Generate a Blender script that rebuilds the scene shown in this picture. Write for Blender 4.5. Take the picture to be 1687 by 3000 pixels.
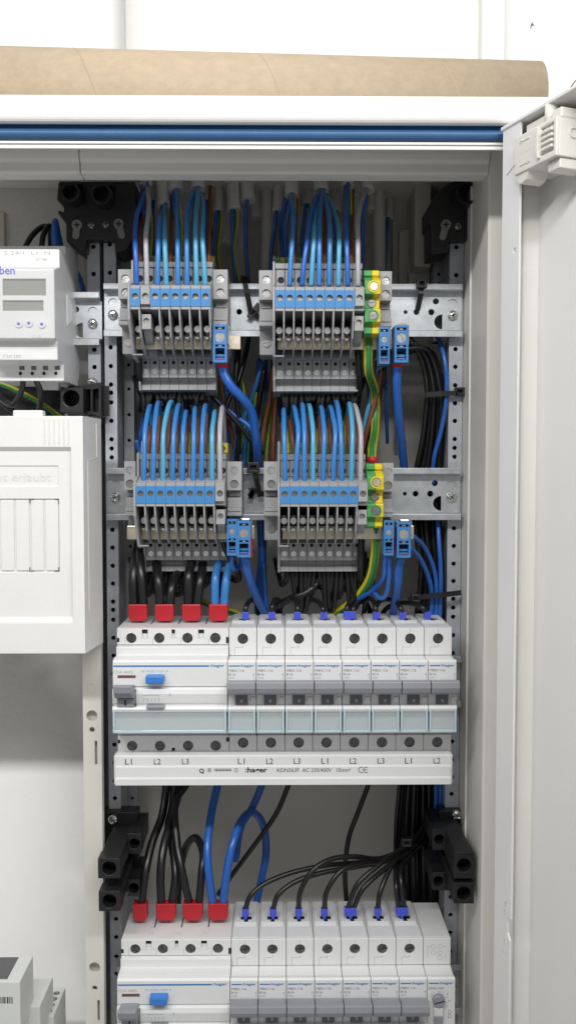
import bpy, bmesh, math, random
from mathutils import Vector, Matrix
from mathutils.geometry import tessellate_polygon
random.seed(7)
R = math.radians
S = 0.001                                   # everything below is in millimetres
scene = bpy.context.scene
for o in list(bpy.data.objects): bpy.data.objects.remove(o)
COL = scene.collection

# ------------------------------------------------------------------ camera
F, CX, CY = 2700.0, 843.5, 1500.0
PITCH, YAW, CAMY = R(2.8), R(0.6), -625.0
cam_d = bpy.data.cameras.new('camera'); cam = bpy.data.objects.new('camera', cam_d); COL.objects.link(cam)
cam.location = (0, CAMY*S, 0)
cam.rotation_euler = (R(90)-PITCH, 0, -YAW)
cam_d.sensor_fit = 'VERTICAL'; cam_d.sensor_height = 36.0; cam_d.sensor_width = 36.0
cam_d.lens = 36.0*F/3000.0
cam_d.clip_start = 0.02; cam_d.clip_end = 60
scene.camera = cam
# ------------------------------------------------------------------ world and lamps
w = bpy.data.worlds.new('World'); scene.world = w; w.use_nodes = True
w.node_tree.nodes['Background'].inputs[0].default_value = (1.0, 1.0, 0.995, 1)
w.node_tree.nodes['Background'].inputs[1].default_value = 0.30
def lamp(name, loc, target, sx, sy, power, col):
    l = bpy.data.lights.new(name, 'AREA'); l.shape = 'RECTANGLE'; l.size = sx; l.size_y = sy
    l.energy = power; l.color = col
    o = bpy.data.objects.new(name, l); COL.objects.link(o); o.location = loc
    o.rotation_euler = (Vector(target)-Vector(loc)).to_track_quat('-Z', 'Y').to_euler()
    return o
lamp('strip_lamp', (-0.03, -0.69, 0.455), (-0.02, 0, -0.08), 1.15, 0.045, 7.0, (1.0, 0.995, 0.985))
lamp('ceiling_lamp', (0.1, -0.45, 1.45), (0.05, 0.0, 0.25), 1.2, 0.2, 4.2, (1.0, 0.995, 0.985))
scene.view_settings.view_transform = 'Standard'; scene.view_settings.look = 'None'
scene.view_settings.exposure = 0.2; scene.view_settings.gamma = 1.0
scene.render.engine = 'CYCLES'
scene.cycles.max_bounces = 6; scene.cycles.transparent_max_bounces = 8

# ------------------------------------------------------------------ pixel -> point on a plane of known depth
_rot = cam.rotation_euler.to_matrix()
def P(u, v, Y):
    d = _rot @ Vector(((u-CX)/F, (CY-v)/F, -1.0))
    t = (Y-CAMY)/d.y
    return Vector((d.x*t, Y, d.z*t))
def Xp(u, v, Y): return P(u, v, Y).x
def Zp(v, Y, u=815): return P(u, v, Y).z

# ------------------------------------------------------------------ materials
def mat(name, col, rough=0.5, metal=0.0, var=0.06, scale=90.0, bump=0.05, spec=0.5, bscale=900.0, coat=0.0):
    m = bpy.data.materials.new(name); m.use_nodes = True
    nt = m.node_tree; b = nt.nodes['Principled BSDF']
    b.inputs['Roughness'].default_value = rough; b.inputs['Metallic'].default_value = metal
    b.inputs['Specular IOR Level'].default_value = spec
    b.inputs['Coat Weight'].default_value = coat
    tc = nt.nodes.new('ShaderNodeTexCoord')
    n = nt.nodes.new('ShaderNodeTexNoise'); n.inputs['Scale'].default_value = scale; n.inputs['Detail'].default_value = 5
    nt.links.new(tc.outputs['Object'], n.inputs['Vector'])
    r = nt.nodes.new('ShaderNodeValToRGB')
    r.color_ramp.elements[0].position = 0.3; r.color_ramp.elements[1].position = 0.7
    r.color_ramp.elements[0].color = tuple(c*(1-var) for c in col)+(1,)
    r.color_ramp.elements[1].color = tuple(min(1, c*(1+var)) for c in col)+(1,)
    nt.links.new(n.outputs['Fac'], r.inputs['Fac']); nt.links.new(r.outputs['Color'], b.inputs['Base Color'])
    mr = nt.nodes.new('ShaderNodeMapRange')
    mr.inputs['To Min'].default_value = max(0.02, rough-0.07); mr.inputs['To Max'].default_value = min(1, rough+0.07)
    nt.links.new(n.outputs['Fac'], mr.inputs['Value']); nt.links.new(mr.outputs['Result'], b.inputs['Roughness'])
    if bump > 0:
        n2 = nt.nodes.new('ShaderNodeTexNoise'); n2.inputs['Scale'].default_value = bscale; n2.inputs['Detail'].default_value = 3
        nt.links.new(tc.outputs['Object'], n2.inputs['Vector'])
        bp = nt.nodes.new('ShaderNodeBump'); bp.inputs['Strength'].default_value = bump; bp.inputs['Distance'].default_value = 0.001
        nt.links.new(n2.outputs['Fac'], bp.inputs['Height']); nt.links.new(bp.outputs['Normal'], b.inputs['Normal'])
    return m
M = {}
M['wall']    = mat('wall_paint', (0.86,0.855,0.83), 0.85, var=0.015, scale=14, bump=0.25, bscale=260)
M['wall2']   = mat('shade_strip_grey', (0.80,0.80,0.77), 0.5, var=0.015, scale=14)  # slightly darker than the wall, shade put into the strip's colour
M['cab']     = mat('cabinet_white_paint', (0.76,0.745,0.705), 0.38, var=0.02, scale=22, bump=0.08)
M['cabin']   = mat('cabinet_inner_plastic', (0.73,0.71,0.665), 0.5, var=0.03, scale=18)
M['door']    = mat('door_paint', (0.745,0.74,0.725), 0.42, var=0.02, scale=12, bump=0.06)
M['cream']   = mat('cream_plastic', (0.555,0.525,0.455), 0.5, var=0.03, scale=20)
M['cream2']  = mat('cover_strip_lit_cream', (0.70,0.68,0.62), 0.5, var=0.03, scale=20)  # lighter copy of the cream, so the strip looks lit
M['yellowish'] = mat('aged_plastic', (0.62,0.53,0.33), 0.6, var=0.12, scale=40)
M['white']   = mat('device_white_plastic', (0.735,0.737,0.735), 0.42, var=0.02, scale=60, bump=0.07)
M['white2']  = mat('cover_white_plastic', (0.77,0.765,0.745), 0.5, var=0.015, scale=50, bump=0.1)
M['grey']    = mat('terminal_grey_plastic', (0.34,0.34,0.345), 0.45, var=0.04, scale=70, bump=0.06)
M['grey2']   = mat('terminal_cavity_shade', (0.09,0.088,0.085), 0.6, var=0.06)  # darker copy of the terminal grey, shade painted into the cavity
M['togl']    = mat('toggle_grey_plastic', (0.275,0.28,0.31), 0.4, var=0.04)
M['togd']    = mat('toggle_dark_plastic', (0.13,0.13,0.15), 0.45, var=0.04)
M['blue']    = mat('terminal_blue', (0.045,0.215,0.49), 0.5, var=0.05)
M['clampblue'] = mat('clamp_blue_plastic', (0.05,0.20,0.47), 0.4, var=0.06)
M['btn']     = mat('button_blue_plastic', (0.045,0.20,0.58), 0.35, var=0.03)
M['printblue'] = mat('print_blue', (0.03,0.19,0.45), 0.5, var=0.02, bump=0)
M['print']   = mat('print_grey', (0.16,0.16,0.17), 0.6, var=0.05, bump=0)
M['printl']  = mat('print_pale_grey', (0.40,0.40,0.41), 0.6, var=0.05, bump=0)
M['printk']  = mat('print_black', (0.02,0.02,0.022), 0.6, var=0.05, bump=0)
M['black']   = mat('black_plastic', (0.012,0.012,0.013), 0.42, var=0.2, scale=60, bump=0.1)
M['hole']    = mat('recess_shade_black', (0.012,0.011,0.011), 0.7, var=0.1, bump=0)  # near-black stands in for the shade inside holes, wells and slots
M['blkwire'] = mat('black_wire_insulation', (0.010,0.010,0.011), 0.34, var=0.25, scale=40, bump=0.05)
M['bw1']     = mat('blue_wire_insulation', (0.042,0.205,0.53), 0.33, var=0.06)
M['bw2']     = mat('royal_blue_wire_insulation', (0.024,0.125,0.47), 0.33, var=0.06)
M['bw3']     = mat('pale_blue_wire_insulation', (0.085,0.35,0.56), 0.33, var=0.06)
M['bwk']     = mat('blue_cable_insulation', (0.019,0.11,0.43), 0.3, var=0.06)
M['greyw']   = mat('grey_wire_insulation', (0.40,0.40,0.43), 0.35, var=0.05)
M['brown']   = mat('brown_wire_insulation', (0.19,0.065,0.035), 0.4, var=0.1)
M['orangeb'] = mat('tan_wire_insulation', (0.28,0.085,0.02), 0.4, var=0.1)
M['green']   = mat('earth_green', (0.035,0.23,0.055), 0.42, var=0.06)
M['greenl']  = mat('earth_terminal_green', (0.08,0.34,0.10), 0.45, var=0.06)
M['yellow']  = mat('earth_yellow', (0.72,0.56,0.015), 0.42, var=0.05)
M['sheath']  = mat('grey_cable_sheath', (0.62,0.60,0.57), 0.5, var=0.06)
M['red']     = mat('red_ferrule_plastic', (0.46,0.012,0.022), 0.4, var=0.06)
M['ferblue'] = mat('blue_ferrule_plastic', (0.055,0.085,0.58), 0.4, var=0.06)
M['zinc']    = mat('galvanised_steel', (0.56,0.58,0.60), 0.42, metal=0.75, var=0.10, scale=160, bump=0.05, bscale=420)
M['zincd']   = mat('perforated_steel', (0.46,0.475,0.51), 0.5, metal=0.35, var=0.10, scale=120, bump=0.05, bscale=420)
M['steel']   = mat('bright_screw_steel', (0.74,0.74,0.73), 0.24, metal=1.0, var=0.08, scale=300)
M['steeld']  = mat('dull_screw_steel', (0.33,0.32,0.31), 0.36, metal=0.9, var=0.2, scale=300)
M['tin']     = mat('tinned_copper', (0.70,0.62,0.49), 0.36, metal=0.85, var=0.12, scale=200)
M['lcd']     = mat('liquid_crystal_glass', (0.25,0.255,0.22), 0.2, var=0.06, scale=30, bump=0)
M['lcdd']    = mat('dark_display_glass', (0.085,0.085,0.095), 0.25, var=0.06, scale=30, bump=0)
# cardboard with spiral seams
def cardboard():
    m = mat('cardboard', (0.455,0.365,0.262), 0.85, var=0.05, scale=120, bump=0.2, bscale=700)
    nt = m.node_tree; b = nt.nodes['Principled BSDF']; ramp = [n for n in nt.nodes if n.type == 'VALTORGB'][0]
    tc = [n for n in nt.nodes if n.type == 'TEX_COORD'][0]
    mp = nt.nodes.new('ShaderNodeMapping'); mp.inputs['Scale'].default_value = (6, 10, 10)
    n = nt.nodes.new('ShaderNodeTexNoise'); n.inputs['Scale'].default_value = 26; n.inputs['Detail'].default_value = 8; n.inputs['Roughness'].default_value = 0.75
    nt.links.new(tc.outputs['Object'], mp.inputs['Vector']); nt.links.new(mp.outputs['Vector'], n.inputs['Vector'])
    r2 = nt.nodes.new('ShaderNodeValToRGB')
    r2.color_ramp.elements[0].position = 0.35; r2.color_ramp.elements[0].color = (0.92,0.915,0.90,1)
    r2.color_ramp.elements[1].position = 0.72; r2.color_ramp.elements[1].color = (1.05,1.04,1.03,1)
    mx = nt.nodes.new('ShaderNodeMixRGB'); mx.blend_type = 'MULTIPLY'; mx.inputs[0].default_value = 1
    nt.links.new(ramp.outputs['Color'], mx.inputs[1]); nt.links.new(n.outputs['Fac'], r2.inputs['Fac'])
    nt.links.new(r2.outputs['Color'], mx.inputs[2]); nt.links.new(mx.outputs['Color'], b.inputs['Base Color'])
    return m
M['card'] = cardboard()
M['cardseam'] = mat('cardboard_seam', (0.385,0.30,0.205), 0.9, var=0.08, scale=150)
def clear(name, tint, mixf, rough, tcol=(0.95,0.975,0.98,1)):
    m = bpy.data.materials.new(name); m.use_nodes = True; nt = m.node_tree
    b = nt.nodes['Principled BSDF']; b.inputs['Base Color'].default_value = tint+(1,)
    b.inputs['Roughness'].default_value = rough; b.inputs['Specular IOR Level'].default_value = 0.7
    tr = nt.nodes.new('ShaderNodeBsdfTransparent'); tr.inputs[0].default_value = tcol
    mx = nt.nodes.new('ShaderNodeMixShader'); mx.inputs[0].default_value = mixf
    nt.links.new(tr.outputs[0], mx.inputs[1]); nt.links.new(b.outputs[0], mx.inputs[2])
    nt.links.new(mx.outputs[0], nt.nodes['Material Output'].inputs['Surface'])
    return m
M['flap'] = clear('clear_blue_tinted_plastic', (0.68,0.715,0.725), 0.34, 0.1)
M['flapedge'] = clear('clear_plastic_edge', (0.62,0.76,0.82), 0.8, 0.06)
M['clear'] = clear('clear_cover_plastic', (0.8,0.8,0.8), 0.10, 0.12, (0.98,0.98,0.98,1))

# ------------------------------------------------------------------ mesh builder
LOC = {}
class B:
    def __init__(s): s.v = []; s.f = []; s.mi = []
    def add(s, vs, fs, mi=0):
        k = len(s.v); s.v += [tuple(p) for p in vs]; s.f += [tuple(i+k for i in f) for f in fs]; s.mi += [mi]*len(fs); return s
    def box(s, x0, x1, y0, y1, z0, z1, mi=0):
        x0, x1 = min(x0,x1), max(x0,x1); y0, y1 = min(y0,y1), max(y0,y1); z0, z1 = min(z0,z1), max(z0,z1)
        vs = [(x,y,z) for x in (x0,x1) for y in (y0,y1) for z in (z0,z1)]
        return s.add(vs, [(0,1,3,2),(4,6,7,5),(0,4,5,1),(2,3,7,6),(0,2,6,4),(1,5,7,3)], mi)
    def prism(s, prof, x0, x1, mi=0):        # prof: (y,z) polygon, extruded along X
        a = sum(prof[i][0]*prof[(i+1)%len(prof)][1]-prof[(i+1)%len(prof)][0]*prof[i][1] for i in range(len(prof)))
        if a < 0: prof = prof[::-1]
        n = len(prof)
        vs = [(x0,)+tuple(p) for p in prof]+[(x1,)+tuple(p) for p in prof]
        tri = tessellate_polygon([[Vector((p[0],p[1],0)) for p in prof]])
        fs = []
        for t in tri:
            a = sum(prof[t[i]][0]*prof[t[(i+1)%3]][1]-prof[t[(i+1)%3]][0]*prof[t[i]][1] for i in range(3))
            if a < 0: t = t[::-1]
            fs.append(tuple(t[::-1])); fs.append(tuple(i+n for i in t))
        for i in range(n):
            j = (i+1)%n; fs.append((i, j, j+n, i+n))
        return s.add(vs, fs, mi)
    def plate(s, outer, holes, y0, y1, mi=0, fr=None):      # polygon in (x,z) with holes, thick from y0 (front) to y1
        loops = [list(outer)]+[list(h) for h in holes]
        pts = [p for l in loops for p in l]; n = len(pts)
        tri = tessellate_polygon([[Vector((p[0],p[1],0)) for p in l] for l in loops])
        vs = [(p[0],y0,p[1]) for p in pts]+[(p[0],y1,p[1]) for p in pts]; fs = []
        for t in tri:
            a = sum(pts[t[i]][0]*pts[t[(i+1)%3]][1]-pts[t[(i+1)%3]][0]*pts[t[i]][1] for i in range(3))
            if a < 0: t = t[::-1]
            fs.append(tuple(t)); fs.append(tuple(i+n for i in t[::-1]))
        k = 0
        for q, l in enumerate(loops):
            m = len(l); a = sum(l[i][0]*l[(i+1)%m][1]-l[(i+1)%m][0]*l[i][1] for i in range(m))
            flip = (a > 0) == (q == 0)
            for i in range(m):
                j = (i+1)%m; f = (k+i, k+j, k+j+n, k+i+n)
                fs.append(f[::-1] if flip else f)
            k += m
        if fr: vs = [tuple(fr(Vector(p))) for p in vs]
        return s.add(vs, fs, mi)
    def cyl(s, c, ax, r, h, n=16, r2=None, mi=0):
        ax = Vector(ax).normalized(); c = Vector(c); r2 = r if r2 is None else r2
        u = ax.orthogonal().normalized(); w_ = ax.cross(u)
        vs = []
        for (q, rr) in ((0, r), (h, r2)):
            for i in range(n):
                t = 2*math.pi*i/n; vs.append(c+ax*q+(u*math.cos(t)+w_*math.sin(t))*rr)
        fs = [(i, (i+1)%n, (i+1)%n+n, i+n) for i in range(n)]
        fs += [tuple(range(n))[::-1], tuple(range(n, 2*n))]
        return s.add(vs, fs, mi)
    def ring(s, c, ax, ro, ri, h, n=20, mi=0):
        ax = Vector(ax).normalized(); c = Vector(c); u = ax.orthogonal().normalized(); w_ = ax.cross(u); vs = []
        for (q, rr) in ((0, ro), (h, ro), (h, ri), (0, ri)):
            for i in range(n):
                t = 2*math.pi*i/n; vs.append(c+ax*q+(u*math.cos(t)+w_*math.sin(t))*rr)
        fs = []
        for k in range(4):
            a, b = k*n, ((k+1)%4)*n
            fs += [(a+i, a+(i+1)%n, b+(i+1)%n, b+i) for i in range(n)]
        return s.add(vs, fs, mi)
    def tube(s, pts, r, n=10, seg=7, stripe=False, radii=None):
        pts = [Vector(p) for p in pts]; q = []
        if len(pts) == 2: pts = [pts[0], (pts[0]+pts[1])/2, pts[1]]
        ext = [pts[0]*2-pts[1]]+pts+[pts[-1]*2-pts[-2]]
        for i in range(1, len(ext)-2):
            p0, p1, p2, p3 = ext[i-1:i+3]
            for k in range(seg):
                t = k/seg
                q.append(0.5*((2*p1)+(p2-p0)*t+(2*p0-5*p1+4*p2-p3)*t*t+(3*p1-p0-3*p2+p3)*t**3))
        q.append(pts[-1])
        vs = []; T = (q[1]-q[0]).normalized(); N = T.cross(Vector((0,1,0.01)))
        if N.length < 1e-4: N = T.orthogonal()
        N.normalize()
        for i, p in enumerate(q):
            t = (q[min(i+1,len(q)-1)]-q[max(i-1,0)]).normalized()
            N = (N-t*N.dot(t)).normalized(); Bn = t.cross(N)
            for k in range(n):
                a = 2*math.pi*k/n; vs.append(p+(N*math.cos(a)+Bn*math.sin(a))*r)
        base = len(s.f)
        for i in range(len(q)-1):
            for k in range(n):
                j = (k+1)%n
                m = 1 if (stripe and (k in (0,1,5,6))) else 0
                s.add_raw((i*n+k, i*n+j, (i+1)*n+j, (i+1)*n+k), vs, m)
        s._flush(vs, [tuple(range(n))[::-1], tuple((len(q)-1)*n+k for k in range(n))])
        return s
    def add_raw(s, f, vs, m):
        if not hasattr(s, '_pend'): s._pend = []
        s._pend.append((f, m))
    def _flush(s, vs, caps):
        k = len(s.v); s.v += [tuple(p) for p in vs]
        for f, m in s._pend: s.f.append(tuple(i+k for i in f)); s.mi.append(m)
        for f in caps: s.f.append(tuple(i+k for i in f)); s.mi.append(0)
        s._pend = []
    def build(s, name, m, parent=None, smooth=False, bevel=0.0, seg=2):
        me = bpy.data.meshes.new(name); o = bpy.data.objects.new(name, me); COL.objects.link(o)
        if parent is None:
            xs, ys, zs = zip(*s.v); c = Vector(((min(xs)+max(xs))/2, (min(ys)+max(ys))/2, min(zs)))
            o.location = c*S
        else:
            o.parent = parent; c = LOC[parent.name]
        LOC[o.name] = c
        me.from_pydata([((p[0]-c.x)*S, (p[1]-c.y)*S, (p[2]-c.z)*S) for p in s.v], [], s.f)
        for mm in (m if isinstance(m, (list, tuple)) else [m]): me.materials.append(M[mm])
        me.polygons.foreach_set('material_index', s.mi)
        me.update()
        if smooth: 
            for p in me.polygons: p.use_smooth = len(p.vertices) == 4
        if bevel > 0:
            md = o.modifiers.new('bevel', 'BEVEL'); md.width = bevel*S; md.segments = seg; md.limit_method = 'ANGLE'; md.angle_limit = R(35)
            md.harden_normals = False
        return o
def tag(o, label, cat, group=None, kind=None):
    if label: o['label'] = label
    if cat: o['category'] = cat
    if group: o['group'] = group
    if kind: o['kind'] = kind
    return o
def thing(name, c, label, cat, group=None):
    o = bpy.data.objects.new(name, None); COL.objects.link(o); o.location = Vector(c)*S; o.empty_display_size = 0.01
    LOC[o.name] = Vector(c); return tag(o, label, cat, group)
def copy_tree(o, delta, label=None, parent=None, top=True):
    c = o.copy(); COL.objects.link(c); c.parent = parent
    if top:
        c.location = Vector(o.location)+Vector(delta)*S
        if label: c['label'] = label
        LOC[c.name] = LOC[o.name]+Vector(delta)
    else: LOC[c.name] = LOC[parent.name]
    for ch in list(o.children): copy_tree(ch, (0,0,0), None, c, False)
    return c
def rect(x0, x1, z0, z1): return [(x0,z0),(x1,z0),(x1,z1),(x0,z1)]
def circ(x, z, r, n=14, a0=0.0): return [(x+r*math.cos(a0+2*math.pi*i/n), z+r*math.sin(a0+2*math.pi*i/n)) for i in range(n)]
_txt = {}
def text(s, x0, x1, zc, h, y, m, parent, name='lettering', fr=None, bold=0.0):
    key = (s, bold)
    if key not in _txt:
        c = bpy.data.curves.new('t', 'FONT'); c.body = s; c.size = 1; c.resolution_u = 2; c.offset = bold
        o = bpy.data.objects.new('t', c); COL.objects.link(o)
        bpy.context.view_layer.update()
        me = bpy.data.meshes.new_from_object(o.evaluated_get(bpy.context.evaluated_depsgraph_get()))
        _txt[key] = ([tuple(v.co) for v in me.vertices], [tuple(p.vertices) for p in me.polygons])
        bpy.data.objects.remove(o); bpy.data.curves.remove(c); bpy.data.meshes.remove(me)
    vs, fs = _txt[key]
    xs = [v[0] for v in vs]; ys = [v[1] for v in vs]
    ax, bx, ay, by = min(xs), max(xs), min(ys), max(ys)
    out = []
    for v in vs:
        px = x0+(v[0]-ax)/(bx-ax)*(x1-x0); pz = zc-h/2+(v[1]-ay)/(by-ay)*h
        out.append((px, y, pz))
    b = B()
    if fr: out = [tuple(fr(Vector(p))) for p in out]
    b.add(out, fs); return b.build(name, m, parent)
def screw(x, y, z, r, parent, m='steel', ang=None, cross=False, name='screw', h=0.8):
    """slotted / cross head facing -Y, real grooves"""
    b = B(); a = random.uniform(0, math.pi) if ang is None else ang
    b.cyl((x, y, z), (0,-1,0), r, h*0.45, 14)
    g = r*0.17
    def tr(px, pz): return (x+px*math.cos(a)-pz*math.sin(a), z+px*math.sin(a)+pz*math.cos(a))
    def seg(pts): b.plate([tr(*p) for p in pts], [], y-h, y-h*0.3)
    if not cross:
        t0 = math.asin(g/r)
        for sgn in (1, -1):
            pts = [(r*math.cos(t), sgn*r*math.sin(t)) for t in [t0+(math.pi-2*t0)*i/8 for i in range(9)]]
            seg(pts)
    else:
        for q in range(4):
            pts = []
            t0 = math.asin(g/r)
            for i in range(5):
                t = t0+(math.pi/2-2*t0)*i/4; pts.append((r*math.cos(t), r*math.sin(t)))
            pts.append((g, g))
            seg([(p[0]*math.cos(q*math.pi/2)-p[1]*math.sin(q*math.pi/2), p[0]*math.sin(q*math.pi/2)+p[1]*math.cos(q*math.pi/2)) for p in pts])
    return b.build(name, m, parent)
def panscrew(x, y, z, r, parent, m='steel', name='screw'):
    """domed cross-recessed head"""
    b = B(); n = 16; vs = []; rings = [(r, 0), (r, -0.35*r), (0.86*r, -0.62*r), (0.55*r, -0.8*r), (0.2*r, -0.86*r)]
    a0 = random.uniform(0, 1.5)
    for (rr, yy) in rings:
        for i in range(n):
            t = a0+2*math.pi*i/n; dip = 0.0
            if rr < 0.7*r and i % 4 == 0: dip = 0.45*r
            vs.append((x+rr*math.cos(t), y+yy+dip, z+rr*math.sin(t)))
    fs = []
    for k in range(len(rings)-1):
        fs += [(k*n+i, (k+1)*n+i, (k+1)*n+(i+1)%n, k*n+(i+1)%n) for i in range(n)]
    vs.append((x, y-0.45*r, z)); k = (len(rings)-1)*n
    fs += [(k+i, len(vs)-1, k+(i+1)%n) for i in range(n)]
    b.add(vs, fs); o = b.build(name, m, parent)
    for p in o.data.polygons: p.use_smooth = p.index < 2*n
    return o
def wire(name, pts, r, m, label, group=None, cat='wire', stripe=False, n=10, parent=None):
    b = B(); b.tube([P(*p) for p in pts], r, n=n, stripe=stripe)
    o = b.build(name, m, parent, smooth=True)
    if parent is None: tag(o, label, cat, group)
    return o

# ================================================================== the room wall
YW = 96.0
b = B(); b.box(-1500, 1500, YW, YW+60, -1200, 1600)
wall = tag(b.build('wall', 'wall'), None, None, kind='structure')
b = B(); x0, x1 = Xp(1555, 76, YW), 0
c = P(1556, 74, YW)
b.plate([(c.x-1.2,c.z-3.2),(c.x+0.2,c.z-0.6),(c.x+2.2,c.z-0.2),(c.x+0.8,c.z+1.0),(c.x+1.0,c.z+2.6),(c.x-0.6,c.z+0.8)], [], YW-0.25, YW+0.2)
b.build('scuff_mark', 'print', wall)
xr = Xp(369, 60, YW)
b = B()
prof = [(-700, YW+2), (-700, 40)]+[(xr-14+14*math.sin(t), 40+14-14*math.cos(t)) for t in [i*math.pi/2/6 for i in range(7)]]+[(xr, YW+2)]
n = len(prof)
vs = [(p[0],p[1],-900) for p in prof]+[(p[0],p[1],1500) for p in prof]
b.add(vs, [(i,(i+1)%n,(i+1)%n+n,i+n) for i in range(n)]+[tuple(range(n)), tuple(range(n,2*n))])
tag(b.build('pilaster', 'wall', smooth=True), None, None, kind='structure')
xa, xb = Xp(1411, 60, YW-12), Xp(1479, 60, YW-12)
b = B(); b.box(xa, xb, YW-12, YW+1, 205, 1500)  # strip stands in for a shaded corner face of the wall
tag(b.build('shade_strip', 'wall2', bevel=0.8), 'narrow pale strip up the wall, standing in for a shaded corner face', 'wall strip')

# ================================================================== cabinet
YB, YR, YL, YF = 88.0, -68.0, -116.0, -124.0      # back plate, inner frame, front lip, fascia
XI, HI = Xp(1427, 900, YR), Zp(509, YR)            # inner face of side wall, underside of inner frame
HL = Zp(437, YL); HG = Zp(416, YL); HGT = Zp(362, YL); HF = Zp(336, YF); HT = Zp(272, YF)
XO = XI+25; XLEFT, ZLOW = -420.0, -560.0
cab = thing('electrical_cabinet', (0, 0, ZLOW), 'open white sheet-metal electrical cabinet with blue door gasket', 'cabinet')
b = B(); b.box(XLEFT, XO, YB, YB+3, ZLOW, HT-1); b.build('back_panel', 'cabin', cab)
b = B(); b.box(XLEFT, XO-1.5, YF+6, YB+3, HT-1.6, HT); b.build('top_panel', 'cab', cab)
b = B(); b.box(XO-1.5, XO, YF+6, YB+3, ZLOW, HT-1.6); b.build('side_panel', 'cab', cab)
# inner side wall lining in two sections with a bead between
b = B(); b.box(XI, XI+2, YR+0.8, -20.6, ZLOW, HI+12); b.build('side_lining', 'cabin', cab, bevel=0.5)
b = B(); b.box(XI-0.3, XI+2, -20, YB, ZLOW, HI+12); b.build('side_lining', 'cabin', cab, bevel=0.5)
b = B(); b.box(XI-1.0, XI+1.5, -20.8, -19.6, ZLOW, HI+10); b.build('lining_bead', 'cab', cab, bevel=0.3)
# inner frame, facing the room
def ringprof(h0, h1):
    return [(YR, h0+1.0),(YR+1.0, h0),(YR+14, h0),(YR+14, h1),(YR-3,h1),(YR-3,h0+11),(YR-2.2,h0+7.5),(YR, h0+6.2)]
b = B(); b.prism(ringprof(HI, HI+28), Xp(235, 470, YR)+0.25, XI-0.1); b.build('inner_frame_rail', 'cabin', cab, bevel=0.6)
b = B(); b.prism(ringprof(HI, HI+28), XLEFT, Xp(235, 470, YR)-0.25); b.build('inner_frame_rail', 'cabin', cab, bevel=0.6)
b = B(); b.box(XI+0.4, XO-1.5, YR, YR+12, ZLOW, HI+27); b.build('inner_frame_stile', 'cabin', cab, bevel=0.8)
# front lip and gasket and fascia
b = B(); b.box(XLEFT, XI+4, YL, YL+1.4, HL, HG+8); b.box(XLEFT, XI+4, YL-1.2, YL, HG-1.6, HG); b.build('front_lip', 'cab', cab, bevel=0.35)
b = B(); b.box(XI-1, XI+4, YL, YL+1.4, ZLOW, HL); b.build('front_lip', 'cab', cab, bevel=0.35)
def gask():
    r = (HGT-HG)*0.30; c = (YL-1.5, HG+r*1.02)
    p = [(YL+0.0, HG+0.1)]+[(c[0]-r*math.sin(t), c[1]-r*math.cos(t)) for t in [math.pi*i/10 for i in range(11)]]
    return p+[(YL-1.2, c[1]+r*1.0), (YL-0.6, HGT+0.4), (YL+1, HGT+0.4)]
b = B(); b.prism(gask(), XLEFT, XI+5)
M['gask'] = mat('blue_rubber_gasket', (0.028,0.095,0.215), 0.33, var=0.04, bump=0.03)
b.build('gasket', 'gask', cab, bevel=0.3)
fp = [(YL+2, HT), (YF+5, HT)]+[(YF+5-5*math.sin(t), HT-5+5*math.cos(t)) for t in [math.pi/2*i/5 for i in range(1,6)]]
fp += [(YF+4-4*math.cos(t), HF+0-4*math.sin(t)) for t in [math.pi/2*i/5 for i in range(6)]]+[(YL-0.5, HGT+0.4), (YL+2, HGT+0.4)]
b = B(); b.prism(fp, XLEFT, XO+0.0); b.build('fascia', 'cab', cab, bevel=0.5)
b = B(); b.box(XI+6, XO, YF, YL+2, ZLOW, HGT); b.build('fascia', 'cab', cab, bevel=1.5)

# things moulded into the back of the right-hand field
def backpad(u0, u1, v0, v1, y0, y1, m='cream', name='back_moulding'):
    b = B(); b.box(Xp(u0,(v0+v1)/2,y0), Xp(u1,(v0+v1)/2,y0), y0, y1, Zp(v1,y0), Zp(v0,y0)); b.build(name, m, cab, bevel=0.8)
backpad(1130, 1215, 500, 560, 60, YB, 'yellowish', 'cable_entry_seal')
backpad(1150, 1218, 560, 860, 70, YB)
backpad(1168, 1250, 670, 860, 62, YB-1)
backpad(1196, 1258, 770, 860, 54, YB-2)
backpad(1215, 1262, 500, 780, 30, YB-3)
backpad(0, 165, 515, 565, 50, YB, 'yellowish', 'cable_entry_seal')
backpad(-60, 240, 575, 1400, 46, YB, 'cream', 'back_moulding')
backpad(-60, 15, 620, 800, 36, 46, 'cream')
b = B(); c = P(70, 650, 46); b.cyl((c.x, 46.2, c.z), (0,-1,0), 1.6, 0.5, 12); b.build('rivet', 'brown', cab)

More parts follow.
